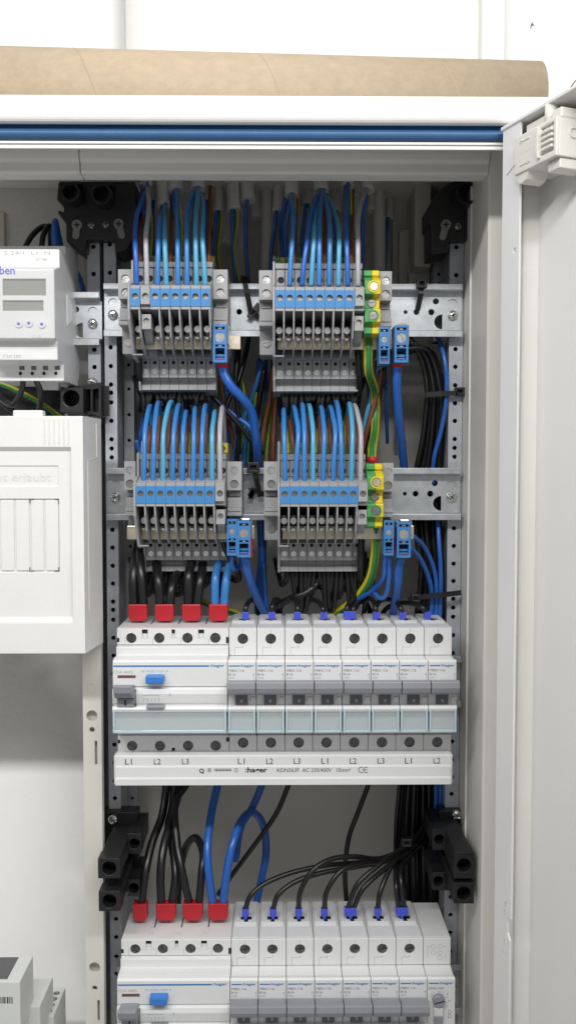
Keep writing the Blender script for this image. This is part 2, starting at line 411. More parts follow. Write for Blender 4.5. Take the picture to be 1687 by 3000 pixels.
# ================================================================== cardboard tube
a, e = P(-260, 205, -52), P(1596, 235, -36)
a, e = Vector((-260, -64, HT+25.3)), Vector((Xp(1566, 231, -42), -42, HT+25.3))
ax = (e-a).normalized(); ln = (e-a).length; ro = 25.2
b = B(); n = 40; b.ring(a, ax, ro, ro-3, ln, n=n)
tube = b.build('cardboard_tube', 'card', smooth=True)
for p in tube.data.polygons: p.use_smooth = False if p.index >= n and p.index < 2*n or p.index >= 3*n else True
tag(tube, 'long brown cardboard tube lying on top of the cabinet', 'tube')
uu = ax.orthogonal().normalized(); ww = ax.cross(uu)
def seam(s0):
    b = B(); q = []
    for i in range(41):
        t = 2*math.pi*i/40; q.append((s0+62*i/40, t))
    vs = []
    for (s_, t) in q:
        for ds in (-0.35, 0.35):
            for rr in (ro-0.3, ro+0.06): vs.append(a+ax*(s_+ds)+(uu*math.cos(t)+ww*math.sin(t))*rr)
    fs = []
    for i in range(40):
        k = i*4; fs += [(k+1,k+3,k+7,k+5),(k,k+1,k+5,k+4),(k+2,k+6,k+7,k+3)]
    b.add(vs, fs); b.build('spiral_seam', 'cardseam', tube)
for k in range(-1, 5): seam(20+k*107.0)

# ================================================================== door, opened outwards
TH = R(21); dd = Vector((math.sin(TH), -math.cos(TH), 0)); nn = Vector((-math.cos(TH), -math.sin(TH), 0))
c0 = P(1473, 373, -125); DO = Vector((c0.x, -125, 0)); DH = c0.z
def fr(p): return DO+dd*p.x-nn*p.y+Vector((0,0,p.z))          # local: x along the door, y into its depth, z up
door = thing('cabinet_door', (DO.x, DO.y, ZLOW), 'open white cabinet door with folded steel edge and plastic latch block', 'door')
DT = 19.0
def dv(v, l):  # picture row -> height at distance l along the door
    p = fr(Vector((l,0,0))); return Zp(v, p.y)
za, zb = dv(2758, 15), dv(2698, 15)
lip = [(0,ZLOW),(13.2,ZLOW),(14.2,za-8),(14.2,za-1),(12.0,za+2.5),(12.0,zb),(15.0,zb+0.3),(15.3,DH-2),(0,DH-2)]
def slot(l, v0, v1, wd, sk=0):
    z0, z1 = dv(v1, l), dv(v0, l); return [(l-wd/2,z0),(l+wd/2,z0+0.6),(l+wd/2+sk,z1),(l-wd/2+sk,z1-0.6)]
holes = [slot(9.5,2640,2662,1.0,0.9), slot(9.5,2668,2694,1.0), slot(9.5,2752,2780,1.0), slot(9.5,2792,2810,1.0,-0.9),
         circ(11.5, dv(733,11), 1.6, 10)]
b = B(); b.plate(lip, holes, 0, 1.2, fr=fr); b.build('folded_edge', 'door', door)
b = B()
def dbox(bb, l0, l1, t0, t1, z0, z1):
    vs = [fr(Vector((l,t,z))) for l in (l0,l1) for t in (t0,t1) for z in (z0,z1)]
    bb.add(vs, [(0,1,3,2),(4,6,7,5),(0,4,5,1),(2,3,7,6),(0,2,6,4),(1,5,7,3)])
dbox(b, 0, 1.2, 1.2, DT, ZLOW, DH-2); b.build('edge_return', 'door', door)
b = B(); dbox(b, 1.2, 330, DT, DT+1.3, ZLOW, DH); b.build('door_skin', 'door', door)
b = B(); dbox(b, -1.2, 330, -1.0, DT+1.3, DH-2, DH); b.build('top_return', 'door', door, bevel=0.5)
# latch block
zt, zl = DH-11.5, DH-30.5
b = B(); pl = [(16,zl),(50,zl),(50,zt),(16,zt)]
b.plate(pl, [rect(37.5,47.8,zl+3.2,zt-2.2)], -4, -2.2, fr=fr); dbox(b, 16.2, 49.8, -2.2, DT, zl+0.2, zt-0.2)
blk = b.build('latch_block', 'cream', door, bevel=0.5)
M['latch'] = mat('latch_cream_plastic', (0.70,0.68,0.63), 0.4, var=0.02, scale=30)
blk.data.materials[0] = M['latch']
for q in range(4):
    z_ = zl+5.0+q*2.7; b = B(); dbox(b, 38.6, 47.2, -4.9, -2.0, z_, z_+1.5); b.build('slider_rib', 'latch', blk, bevel=0.3)
b = B(); b.plate([(36.9,zl+2.2),(38.0,zl+2.4),(37.0,zl+6),(36.8,zl+10),(37.4,zt-2),(36.2,zt-1.2),(35.4,zl+10),(35.8,zl+5)], [], -5.6, -3.8, fr=fr); b.build('slider_guard', 'latch', blk)
def arrow(l0, l1, z0, sg):
    b = B(); zz = lambda l: z0
    dbox(b, l0, l1, -4.35, -3.9, z0-0.3, z0+0.3); t = l0 if sg < 0 else l1
    b.plate([(t+sg*1.2,z0),(t-sg*1.2,z0+1.1),(t-sg*1.2,z0-1.1)], [], -4.35, -3.9, fr=fr); b.build('arrow', 'latch', blk)
arrow(21.5, 29, zt-3.6, -1); arrow(21, 28.5, zl+3.6, 1)
text('CLOSE', 21, 30, (zt+zl)/2, 1.2, -4.1, 'white', blk, fr=fr)
b = B(); q = fr(Vector((50,6,zt-7))); b.ring(q-dd*0.3, dd, 2.6, 2.1, 0.8, 18); b.build('pin_boss', 'latch', blk)
b = B(); q = fr(Vector((38,2,zt-1))); b.cyl(q, (0,0,1), 3.2, 11, 16); b.build('hinge_barrel', 'latch', blk, smooth=True)
b = B(); dbox(b, 42, 49.6, -1, DT, zt-0.2, zt+5); b.build('upper_housing', 'latch', blk, bevel=0.8)
b = B(); dbox(b, 17, 37, 2.5, DT, zt-0.2, zt+7); b.build('upper_step', 'latch', blk, bevel=0.4)
b = B(); dbox(b, 39, 48.5, -0.5, DT-4, zl-5, zl+0.2); b.build('lower_tab', 'latch', blk, bevel=0.6)
b = B(); b.plate([(16.5,zl+0.3),(27,zl+0.3),(25,zl-4),(20,zl-5.2),(17,zl-2.5)], [], -3, 9, fr=fr); b.build('lower_lug', 'latch', blk)
b = B(); b.plate([(4,zt-13.5),(5,zt-14.5),(14.5,zt-10.2),(14.5,zt-8.6)], [], -0.7, 0.1, fr=fr); b.build('pressed_dimple', 'door', door)

# ================================================================== perforated uprights and DIN rails
def upright(u0, u1, vt, vb, Y, hv, depth, label, m='zincd', hr=1.55, wob=(0,0), uc=None, name='perforated_upright', lean=0.0):
    zt_, zb_ = Zp(vt, Y, u0), Zp(vb, Y, u0)
    vm = 1300
    x0, x1 = Xp(u0, vm, Y), Xp(u1, vm, Y); xc = (x0+x1)/2 if uc is None else Xp(uc, vm, Y)
    th = thing(name, ((x0+x1)/2, Y, zb_), label, 'upright', 'perforated steel uprights')
    hs = [circ(xc, Zp(v, Y), hr, 12) for v in hv if vt+10 < v < vb-10]
    b = B(); zh = sorted(Zp(v, Y) for v in hv if vt+10 < v < vb-10)
    cuts = [zb_]+[(p+q)/2 for p, q in zip(zh, zh[1:])]+[zt_]
    for k, z_ in enumerate(zh): b.plate(rect(x0, x1, cuts[k], cuts[k+1]), [circ(xc, z_, hr, 12)], Y, Y+1.5)
    fw = b.build('front_web', m, th); bm = bmesh.new(); bm.from_mesh(fw.data); bmesh.ops.remove_doubles(bm, verts=bm.verts, dist=1e-6); bm.to_mesh(fw.data); bm.free()
    b = B(); b.box(x0, x0+1.2, Y+1.5, Y+depth, zb_, zt_); b.build('side_flange', m, th)
    b = B(); b.box(x1-1.2, x1, Y+1.5, Y+depth, zb_, zt_); b.build('side_flange', m, th)
    b = B(); b.box(x0+1.2, x1-1.2, Y+depth-1, Y+depth, zb_, zt_); b.build('hole_shade_web', 'hole', th)  # near-black web paints the shade seen through the holes
    return th
hl = []
v = 717
base = [717, 800, 880, 962, 1018, 1073, 1127, 1157, 1185, 1233, 1287, 1314, 1340]
rowr = [723, 805, 885, 965, 1022, 1074, 1128, 1181, 1233, 1286, 1312, 1338, 1390, 1470, 1548, 1600, 1652, 1703, 1755, 1781, 1808, 1862, 1915, 1968, 2020, 2072, 2124, 2174, 2227, 2278, 2328, 2430, 2530, 2630, 2683, 2735, 2790, 2840, 2890]
upright(310, 345, 700, 3100, 2, [717,800,880,962,1018,1073,1127,1151,1179,1233,1287,1314,1340,1400,1470,1552,1604,1657,1709,1762,1786,1815,1868,1920,1973,2026,2078,2130,2180,2233,2286,2337,2430,2530,2630,2690,2743,2800,2850], 22,
        'grey perforated upright beside the residual current switches')
upright(262, 298, 700, 1240, 2, [724,804,880,960,1025,1076,1130], 22, 'grey perforated upright beside the digital time switch')
upright(1312, 1352, 690, 3100, 2, rowr, 22, 'grey perforated upright beside the open door side wall', uc=1331)
upright(365, 394, 740, 3000, 40, [760,842,925,1000,1070,1140,1215,1290,1360,1440,1520,1600,1680,2010,2100,2200,2337], 14, 'rear perforated upright set back behind the terminal banks', hr=1.2)
upright(1265, 1297, 730, 1000, 40, [802,830], 14, 'short rear perforated upright half hidden behind the upper rail end', hr=1.2)
# dark channel beside the left-hand cover strip
b = B(); b.box(Xp(300,2000,14), Xp(309,2000,14), 2, 30, ZLOW, Zp(1215,14)); 
tag(b.build('steel_channel', 'togd', bevel=0.4), 'dark steel channel between the cover strip and the perforated upright', 'channel')

def dinrail(u0, u1, v0, label, end_holes='both', vm=None, extra=()):
    YWb = 0.0
    zt_ = Zp(v0, -7.5); x0, x1 = Xp(u0, v0+80, -3), Xp(u1, v0+80, -3); zc = zt_-17.5
    th = thing('mounting_rail', ((x0+x1)/2, 0, zt_-35), label, 'rail', 'galvanised mounting rails')
    hs = []
    def keyhole(x, s=1):
        zz = zc+5.5
        top = [(x+3.4*math.cos(t), zz+3.4*math.sin(t)) for t in [R(-40)+R(260)*i/12 for i in range(13)]]
        return top+[(x-2.2, zz-5.0), (x-1.8, zz-9.5), (x+1.8, zz-9.5), (x+2.2, zz-5.0)]
    if end_holes in ('both','right'):
        xk = x1-6.0; hs.append(keyhole(xk))
        hs.append([(xk-6.8,zc-1.5)]+[(xk-6.8-5.5*math.sin(t), zc-6.5+5*math.cos(t)) for t in [math.pi*i/8 for i in range(1,8)]]+[(xk-6.8,zc-11.5)])
        hs += [circ(xk-14.2, zc, 2.1), circ(xk-24.2, zc, 2.0), circ(xk-31.5, zc, 1.35), circ(xk-11.2, zc+7.2, 2.1)]
    if end_holes in ('both','left'):
        hs.append(keyhole(x0+5.6))
    for q in range(12):
        xx = x0+30+q*15.0
        if xx < x1-70: hs.append(circ(xx, zc, 2.0, 10))
    b = B(); b.plate(rect(x0, x1, zc-12.3, zc+12.3), hs, -0.0, 1.0)
    b.build('web', 'zinc', th)
    pr = [(0.0,12.3),(-1.0,12.9),(-6.0,12.9),(-7.5,13.6),(-7.5,17.5),(-6.5,17.5),(-6.5,14.2),(-5.6,13.9),(1.0,13.9),(1.0,12.3)]
    b = B(); b.prism([(p[0], zc+p[1]) for p in pr], x0+0.6, x1-0.6); b.build('lip', 'zinc', th, bevel=0.25)
    b = B(); b.prism([(p[0], zc-p[1]) for p in pr], x0+0.6, x1-0.6); b.build('lip', 'zinc', th, bevel=0.25)
    for xk, on in ((x1-6.0, end_holes in ('both','right')), (x0+5.6, end_holes in ('both','left'))):
        if on: panscrew(xk, 0.0, zc-2.2, 3.35, th)
    for xk, on in ((x1-6.0, end_holes in ('both','right')), (x0+5.6, end_holes in ('both','left'))):
        if on: b = B(); b.box(xk-6, xk+6, 1.0, 2.2, zc-12, zc+12); b.build('mounting_tab', 'zinc', th)
    return th, zc, x0, x1
rail1 = dinrail(305, 1353, 830, 'upper galvanised rail carrying the two upper terminal banks')
rail2 = dinrail(313, 1349, 1371, 'middle galvanised rail carrying the two terminal banks below the upper ones')
rail3 = dinrail(334, 1349, 1925, 'galvanised rail behind the upper breaker row with busbar')
rail4 = dinrail(344, 1349, 2830, 'galvanised rail behind the lower breaker row with timer')
rail0 = dinrail(-120, 297, 856, 'galvanised rail end holding the digital time switch', 'right')

# ================================================================== terminal banks
ORD = ['first','second','third','fourth','fifth','sixth','seventh','eighth','ninth','tenth']
TW = 6.0
def tz(v, Y): return Zp(v, Y)
def tb_housing(front=True):
    p = [(8, tz(1297,-20)), (-20, tz(1297,-20)), (-20, tz(1329,-30)), (-37, tz(1329,-37)), (-38.5, tz(1332,-38)), (-38.5, tz(1346,-38)), (-36.5, tz(1348,-37)),
         (-36.5, tz(1396,-37)), (-42, tz(1397,-42)), (-52, tz(1414,-52)), (-52, tz(1479,-52)), (-44, tz(1482,-44)), (-24, tz(1490,-24)),
         (-22, tz(1588,-22)), (-11, tz(1589,-11)), (-11, tz(1641,-11)), (-6, tz(1646,-6)), (-6, tz(1656,-6)), (-10, tz(1660,-10)), (-10, tz(1673,-10)), (8, tz(1675,8))]
    return p
def make_block(kind, x, zs):
    """one three-tier terminal; kind 'n' has the blue face and the open disconnect, 'l' the closed grey front"""
    th = thing('terminal_block', (x+TW/2, 0, tz(1675,0)), None, 'terminal')
    xm = x+TW/2; x1 = x+TW
    b = B(); b.prism(tb_housing(), x+0.06, x1-0.06); b.build('housing', 'grey', th)
    # earth tier
    zc = tz(1314,-21)
    b = B(); b.plate(rect(x+0.1, xm+0.6, tz(1326,-21), tz(1300,-21)), [], -20.9, -20); b.build('green_marker', 'greenl', th)
    b = B(); b.plate(rect(xm+0.6, x1-0.1, tz(1326,-21), tz(1300,-21)), [], -20.9, -20); b.build('yellow_marker', 'yellow', th)
    b = B(); b.cyl((xm, -20.9, zc), (0,-1,0), 1.7, 0.15, 12); b.build('entry_hole', 'hole', th)
    screw(xm, -20.95, zc, 1.25, th, 'steeld', h=0.5)
    # middle tier with wire entry
    b = B(); zc = tz(1379,-38)
    b.plate(rect(x+0.35, x1-0.35, tz(1395,-38), tz(1349,-38)), [circ(xm+0.6, zc, 2.05, 12)], -37.8, -36.5); b.build('middle_face', 'grey', th, bevel=0.2, seg=1)
    b = B(); b.cyl((xm+0.6, -36.55, zc), (0,-1,0), 2.2, 0.1, 12); b.build('entry_hole', 'hole', th)
    # front tier
    if kind == 'n':
        zc = tz(1446,-55); hl_ = [circ(xm-0.1, zc, 1.95, 14)]
        b = B(); b.plate(rect(x+0.12, x1-0.12, tz(1483,-54.5), tz(1415,-54.5)), hl_, -54.6, -52); b.build('front_face', 'grey', th)
        b = B(); b.plate(rect(x+0.02, x1-0.02, tz(1475,-55), tz(1424,-55)), hl_, -55.1, -54.6); b.build('blue_marker', 'blue', th)
        screw(xm-0.1, -52.0, zc, 1.9, th, 'steeld')
        fin = [(-54.4, tz(1483,-54)), (-53, tz(1510,-53)), (-47, tz(1556,-47)), (-38, tz(1582,-38)), (-31, tz(1592,-31)), (-24, tz(1592,-24)), (-24, tz(1484,-24))]
        b = B(); b.prism(fin, x1-1.15, x1-0.15); b.build('fin', 'grey', th)
        b = B(); b.box(x+0.2, x1-1.2, -25.2, -23.0, tz(1590,-25), tz(1492,-25)); b.build('cavity', 'grey2', th)
        # disconnect contact
        cy, cz = -38.0, tz(1531,-38)
        b = B(); b.box(x+0.7, x1-1.7, -34.5, -25, tz(1535,-34), tz(1508,-34)); b.build('contact_spring', 'steeld', th, bevel=0.3, seg=1)
        b = B(); b.cyl((xm-0.5, cy+6, cz), (0,-1,0.25), 1.75, 6.0, 12); b.build('contact_stem', 'steel', th, smooth=True)
        screw(xm-0.5, cy, cz+1.4, 2.05, th, 'steel', ang=random.uniform(0.7,1.1), h=0.9)
        b = B(); b.box(x+0.9, x1-2.3, -39, -33, tz(1552,-36), tz(1545,-36)); b.build('contact_tongue', 'steel', th, bevel=0.3, seg=1)
    else:
        zc = tz(1446,-55)
        b = B(); b.plate(rect(x+0.1, x1-0.1, tz(1469,-55), tz(1415,-55)), [circ(xm, zc, 1.95, 14)], -54.9, -52); b.build('front_face', 'grey', th, bevel=0.25, seg=1)
        screw(xm, -52.0, zc, 1.9, th, 'steeld')
        z0, z1 = tz(1536,-50), tz(1493,-50); zc = tz(1512,-50)
        b = B(); b.plate(rect(x+0.1, x1-0.1, z0, z1), [circ(xm, zc, 1.75, 14)], -50.5, -48); b.box(x+0.15, x1-0.15, -48, -24, z0, z1); b.build('lower_front_face', 'grey', th, bevel=0.25, seg=1)
        screw(xm, -48.05, zc, 1.7, th, 'steeld')
        b = B(); b.prism([(-46, z0-0.1), (-38, tz(1560,-38)), (-24, tz(1565,-24)), (-24, z0-0.1)], x+0.6, x1-0.6); b.build('lower_step', 'grey', th)
        b = B(); b.cyl((xm+0.8, -24.1, tz(1484,-24)), (0,-1,0), 1.5, 0.3, 12); b.build('test_hole', 'hole', th)
    # lower tier
    zc = tz(1622,-13); zh = tz(1597,-13)
    b = B(); b.plate(rect(x+0.15, x1-0.15, tz(1640,-13), tz(1588,-13)), [circ(xm, zc, 1.9, 12), circ(xm, zh, 1.2, 10)], -13, -11); b.build('lower_face', 'grey', th)
    screw(xm, -11.1, zc, 1.8, th, 'steel', h=1.4)
    b = B(); b.cyl((xm, -11.02, zh), (0,-1,0), 1.25, 0.1, 10); b.build('test_hole', 'hole', th)
    return th
def end_cover(x, dz, label):
    p = [(8, tz(1292,-20)), (-21, tz(1292,-21)), (-22, tz(1326,-30)), (-38, tz(1325,-37)), (-40, tz(1330,-40)), (-41, tz(1396,-41)), (-45, tz(1396,-44)), (-55, tz(1414,-55)),
         (-56, tz(1483,-55)), (-55, tz(1512,-53)), (-47, tz(1560,-47)), (-40, tz(1600,-40)), (-34, tz(1604,-31)), (-15, tz(1604,-15)), (-14, tz(1644,-13)), (-11, tz(1676,-11)), (8, tz(1678,8))]
    b = B(); b.prism([(q[0], q[1]+dz) for q in p], x-1.6, x-0.1)
    b.box(x-1.0, x+5.5, -40.5, -37.5, tz(1601,-40)+dz, tz(1597,-40)+dz)
    tag(b.build('end_cover', 'grey', bevel=0.3, seg=1), label, 'end cover', 'terminal bank end covers')
ZREF = Zp(1475,-55)
banks = [  # u0, pitch(px), v of blue bottom, kinds, where, counted from
    (382.0, 29.5, 898, 'nlnnnnnn', 'upper rail bank without earth terminal', 'the end cover'),
    (806.0, 29.1, 902, 'nnnnnnnnl', 'upper rail bank with earth terminal', 'the end cover'),
    (399.0, 28.9, 1475, 'nnnnnnnnl', 'middle rail bank without earth terminal', 'the end cover'),
    (820.7, 28.5, 1476, 'nnnnnnnnl', 'middle rail bank with earth terminal', 'the end cover')]
protoN = [make_block('n', 0.0, 0) for k in range(3)]; protoL = make_block('l', 0.0, 0)
usedN = [False]*3; usedL = False
BX = []
for gi, (u0, pp, vb, kinds, where, frm) in enumerate(banks):
    dz = Zp(vb,-55)-ZREF
    xs = [Xp(u0+pp*i, vb, -55) for i in range(len(kinds)+1)]; BX.append((xs, dz))
    for i, k in enumerate(kinds):
        if k == 'n':
            q = (i+gi)%3; src = protoN[q]; lab = 'blue-faced terminal, %s from the end cover, %s' % (ORD[i], where)
            if not usedN[q]: usedN[q] = True; t = src; t.location = t.location+Vector((xs[i],0,dz))*S; t['label'] = lab; protoN[q] = t; t['_b'] = 1
            else: t = None
        else:
            src = protoL; lab = 'plain grey-faced terminal in the %s' % where; q = None
            if not usedL: usedL = True; t = src; t.location = t.location+Vector((xs[i],0,dz))*S; t['label'] = lab; t['_b'] = 1
            else: t = None
        if t is None:
            base_x = src['_x'] if '_x' in src else 0.0; base_z = src['_z'] if '_z' in src else 0.0
            t = copy_tree(src, (xs[i]-base_x, 0, dz-base_z), lab)
        else: t['_x'] = xs[i]; t['_z'] = dz
        t['group'] = 'terminal blocks on the rails'
    end_cover(xs[0], dz, 'grey end cover closing the %s' % where)
for o in bpy.data.objects:
    for k in ('_x','_z','_b'):
        if k in o: del o[k]

# tinned neutral bars through the banks
def neutral_bar(u0, u1, v0, v1, label):
    b = B(); Y = -30; b.box(Xp(u0,v0,Y), Xp(u1,v0,Y), Y, Y+3, Zp(v1,Y), Zp(v0,Y))
    tag(b.build('neutral_bar', 'tin', bevel=0.5), label, 'busbar', 'neutral bars')
neutral_bar(384, 705, 982, 1024, 'tinned neutral bar in the upper rail bank without earth terminal')
neutral_bar(812, 1182, 984, 1024, 'tinned neutral bar in the upper rail bank with earth terminal')
neutral_bar(372, 745, 1540, 1580, 'tinned neutral bar in the middle rail bank without earth terminal')
neutral_bar(826, 1212, 1540, 1580, 'tinned neutral bar in the middle rail bank with earth terminal')

# grey end brackets
def bracket(u0, u1, v0, label):
    z0 = Zp(v0, -38); x0, x1 = Xp(u0, v0+60, -38), Xp(u1, v0+60, -38); xm = (x0+x1)/2
    th = thing('end_bracket', (xm, 0, z0-50), label, 'bracket', 'grey end brackets on the rails')
    H = lambda dv: z0-dv/4.6
    b = B(); b.prism([(2,z0),(-36,z0),(-36,H(84)),(-30,H(86)),(-30,H(104)),(-33,H(108)),(-33,H(134)),(-38,H(136)),(-38,H(160)),(-26,H(162)),(-24,H(166)),(-24,H(236)),(2,H(236))], x0, x1)
    b.build('body', 'grey', th, bevel=0.4, seg=1)
    zs = (H(27), H(66)); r = 2.7
    b = B(); b.plate(rect(x0,x1,H(84),z0), [circ(xm, zs[0], r), circ(xm, zs[1], r)], -38, -36); b.build('face', 'grey', th)
    for z in zs: screw(xm, -36.0, z, r-0.1, th, 'steeld' if z == zs[1] else 'steel')
    b = B(); b.box(x0+0.8, x1-0.8, -38.8, -38, H(146), H(142)); b.build('grip_ridge', 'grey', th, bevel=0.2, seg=1)
    b = B(); b.box(x0+1.4, x1-1.4, -31.4, -30, H(103), H(92)); b.build('notch_rib', 'grey', th, bevel=0.2, seg=1)
    screw(xm, -24.0, H(202), 2.6, th, 'steeld')
bracket(347, 389, 790, 'grey end bracket by the end cover, upper rail bank without earth terminal')
bracket(624, 667, 790, 'grey end bracket above the lone blue clamp on the upper rail')
bracket(759, 801, 792, 'grey end bracket by the end cover of the upper rail bank with earth terminal')
bracket(1112, 1147, 794, 'grey end bracket beside the earth terminal on the upper rail')
bracket(365, 398, 1351, 'grey end bracket by the end cover of the middle rail bank without earth terminal')
bracket(665, 708, 1352, 'grey end bracket beside the cable tie on the middle rail, above two blue clamps')
bracket(773, 816, 1352, 'grey end bracket by the end cover of the middle rail bank with earth terminal')
bracket(1120, 1152, 1356, 'grey end bracket beside the earth terminal on the middle rail')

# green-yellow earth terminals
def earth_terminal(u0, u1, v0, label):
    Y = -50; z0 = Zp(v0, -44); x0, x1 = Xp(u0, v0+80, Y), Xp(u1, v0+80, Y); xm = x0+(x1-x0)*0.52; xc = (x0+x1)/2
    th = thing('earth_terminal', (xc, 0, z0-42), label, 'terminal', 'green and yellow earth terminals')
    H = lambda dv: z0-dv/4.7
    prof = [(2,z0),(-40,z0),(-42,H(4)),(-42,H(18)),(-40,H(22)),(-47,H(30)),(-50,H(40)),(-50,H(78)),(-44,H(84)),(-44,H(114)),(-49,H(120)),(-49,H(158)),(-44,H(164)),(-44,H(188)),(-40,H(194)),(2,H(194))]
    for (a, c, m, nm) in ((x0, xm, 'greenl', 'green_half'), (xm, x1, 'yellow', 'yellow_half')):
        b = B(); b.prism(prof, a, c); b.build(nm, m, th, bevel=0.5)
    for (dv, r, Yf, m) in ((56, 2.9, -50, 'yellow'), (100, 2.8, -44, 'greenl'), (140, 2.9, -49, 'greenl')):
        off = 0.5 if dv == 56 else (0.0 if dv == 100 else 0.2)
        if dv != 100:
            b = B(); b.ring((xc+off, Yf+0.3, H(dv)), (0,-1,0), r+0.9, r, 0.9, 18); b.build('screw_collar', m, th)
        b = B(); b.cyl((xc+off, Yf+0.2, H(dv)), (0,-1,0), r, 0.35, 16); b.build('screw_well', 'hole', th)
        screw(xc+off, Yf-0.05, H(dv), r-0.35, th, 'steeld' if dv > 60 else 'tin', h=0.6)
earth_terminal(1068, 1115, 787, 'green and yellow earth terminal on the upper rail')
earth_terminal(1075, 1124, 1357, 'green and yellow earth terminal on the middle rail, red ferrule on top')

# blue clamps hooked over the neutral bars
def clamp(u0, u1, v0, v1, label, big=True):
    Y = -46; x0, x1 = Xp(u0,(v0+v1)/2,Y), Xp(u1,(v0+v1)/2,Y); zt_, zb_ = Zp(v0,Y), Zp(v1,Y); h = zt_-zb_; xm = (x0+x1)/2; wd = x1-x0
    th = thing('bar_clamp', (xm, -35, zb_), label, 'clamp', 'blue neutral bar clamps')
    z = lambda f: zt_-h*f
    e = wd*0.16
    rs = wd*(0.36 if big else 0.30)
    b = B(); b.plate(rect(x0,x1,zb_,zt_), [rect(x0+e,x1-e,z(0.135),z(0.065)), circ(xm, z(0.34), rs), rect(x0+e,x1-e,z(0.585),z(0.53)), rect(x0+e,x1-e,z(0.93),z(0.62))], Y, Y+2)
    b.build('front_shell', 'clampblue', th, bevel=0.2, seg=1)
    b = B(); b.box(x0+0.1,x1-0.1,Y+2,Y+18,z(0.60),zt_-0.1); b.box(x0+0.1,x0+1.2,Y+2,Y+14,zb_+0.1,z(0.60)); b.box(x1-1.2,x1-0.1,Y+2,Y+14,zb_+0.1,z(0.60)); b.box(x0+0.2,x1-0.2,Y+7,Y+14,zb_+0.2,z(0.6))
    b.build('body', 'clampblue', th)
    screw(xm, Y+1.6, z(0.34), rs-0.1, th, 'steel', h=1.2)
    for f in (0.10, 0.557):
        b = B(); b.box(xm-wd*0.14, xm+wd*0.14, Y+0.8, Y+2, z(f+0.02), z(f-0.02)); b.build('spring_tongue', 'steel', th, bevel=0.15, seg=1)
        b = B(); b.box(x0+e, x1-e, Y+1.85, Y+1.95, z(f+0.035), z(f-0.035)); b.build('spring_slot', 'hole', th)
    for f, q in ((0.66, 6.5), (0.76, 4.2), (0.86, 2.6)):
        b = B(); b.box(x0+e, x1-e, Y+q, Y+7.2, z(f+0.075), z(f)); b.build('inner_step', 'clampblue', th, bevel=0.25, seg=1)
    b = B(); b.box(x0+e+0.5, x1-e-0.5, Y+5.9, Y+6.6, z(0.745), z(0.665)); b.build('wire_slot', 'hole', th)
    b = B(); b.box(xm-wd*.18, xm+wd*.22, Y+2.3, Y+2.7, z(0.91), z(0.885)); b.build('red_marking', 'red', th)
    b = B(); b.box(x1-0.05, x1+0.9, Y+4, Y+17, z(0.5), z(0.0)+(0.7 if big else 0)); b.build('steel_yoke', 'steel', th, bevel=0.3, seg=1)
    if big:
        b = B(); b.box(x0+wd*.3, x1-wd*.08, Y+3, Y+14, zt_-0.2, zt_+1.4); b.build('yoke_top', 'steel', th, bevel=0.5)
clamp(624, 665, 950, 1062, 'lone large blue clamp with thick blue cable on the upper rail bank')
clamp(1110, 1141, 957, 1066, 'small blue clamp next to a large one below the upper rail end', False)
clamp(1155, 1196, 952, 1062, 'large blue clamp with thick blue cable below the upper rail end')
clamp(665, 695, 1521, 1628, 'small blue clamp below the middle rail beside the cable tie', False)
clamp(695, 734, 1526, 1633, 'large blue clamp below the middle rail beside the cable tie')
clamp(1124, 1153, 1525, 1628, 'small blue clamp with two thin blue wires below the middle rail end', False)
clamp(1162, 1203, 1530, 1635, 'large blue clamp with one thick cable below the middle rail end')

# ================================================================== breaker rows
YS, YN = -44.0, -60.0
XS0, XS1 = Xp(342.5,1845,YS), Xp(1323.8,1845,YS); PM = (XS1-XS0)/12
ZS = Zp(1840, YS)                                   # top of the shoulder, upper row
ROW2 = Vector((Xp(351,2753,YS)*0.5+Xp(1323.8,2753,YS)*0.5-(XS0+XS1)/2, 0, Zp(2751,YS)-ZS))
def Zs(v): return Zp(v, YS)
def Zn(v): return Zp(v, YN)
def nose_lower():
    return [(YN, Zn(2064)), (YN-2.2, Zn(2067)), (YN-3.2, Zn(2074)), (YN-2.2, Zn(2084)), (YN+1.5, Zn(2088)), (YN+1.5, Zn(2148)), (YS+2, Zs(2152)), (YS+2, Zs(2222)), (5, Zs(2222))]
def clear_flap(x0, x1, th):
    f = B(); yf = YN-3.4; z0, z1 = Zp(2147,yf), Zp(2088,yf)
    f.box(x0+1.6, x1-1.6, yf, yf+0.8, z0+1.8, z1); fl = f.build('label_flap', 'flap', th)
    for (a, c, p, q) in ((x0+0.4, x0+1.6, z0, z1+1.5), (x1-1.6, x1-0.4, z0, z1+1.5)):
        f = B(); f.box(a, c, yf-0.3, yf+5.5, p, q); f.build('flap_edge', 'flapedge', fl, bevel=0.25, seg=1)
    f = B(); f.box(x0+1.6, x1-1.6, yf-0.3, yf+5.0, z0, z0+1.8); f.build('flap_edge', 'flapedge', fl, bevel=0.3, seg=1)
    f = B(); f.box(x0+1.8, x1-1.8, yf+1.0, yf+1.3, z0+1.9, z1-3.6); f.build('label_card', 'lblcard', th)
    f = B(); f.prism([(yf+0.2, z1+0.1), (YN-3.6, Zn(2080)), (YN-2.4, Zn(2080)), (yf+1.4, z1+0.1)], x0+1.6, x1-1.6); f.build('flap_hood', 'flap', fl)
M['lblcard'] = mat('pale_label_card', (0.63,0.66,0.67), 0.6, var=0.02)
def shoulder(x0, x1, za, zb, hs, th, y0=YS, m='white', name='terminal_face'):
    b = B(); b.plate(rect(x0, x1, zb, za), hs, y0, y0+2.01); b.build(name, m, th, bevel=0.25, seg=1)
M['scrdark'] = mat('well_shade_screw_steel', (0.16,0.155,0.15), 0.25, metal=0.9, var=0.3, scale=500)  # darkened by colour to stand in for the shade of deeper wells
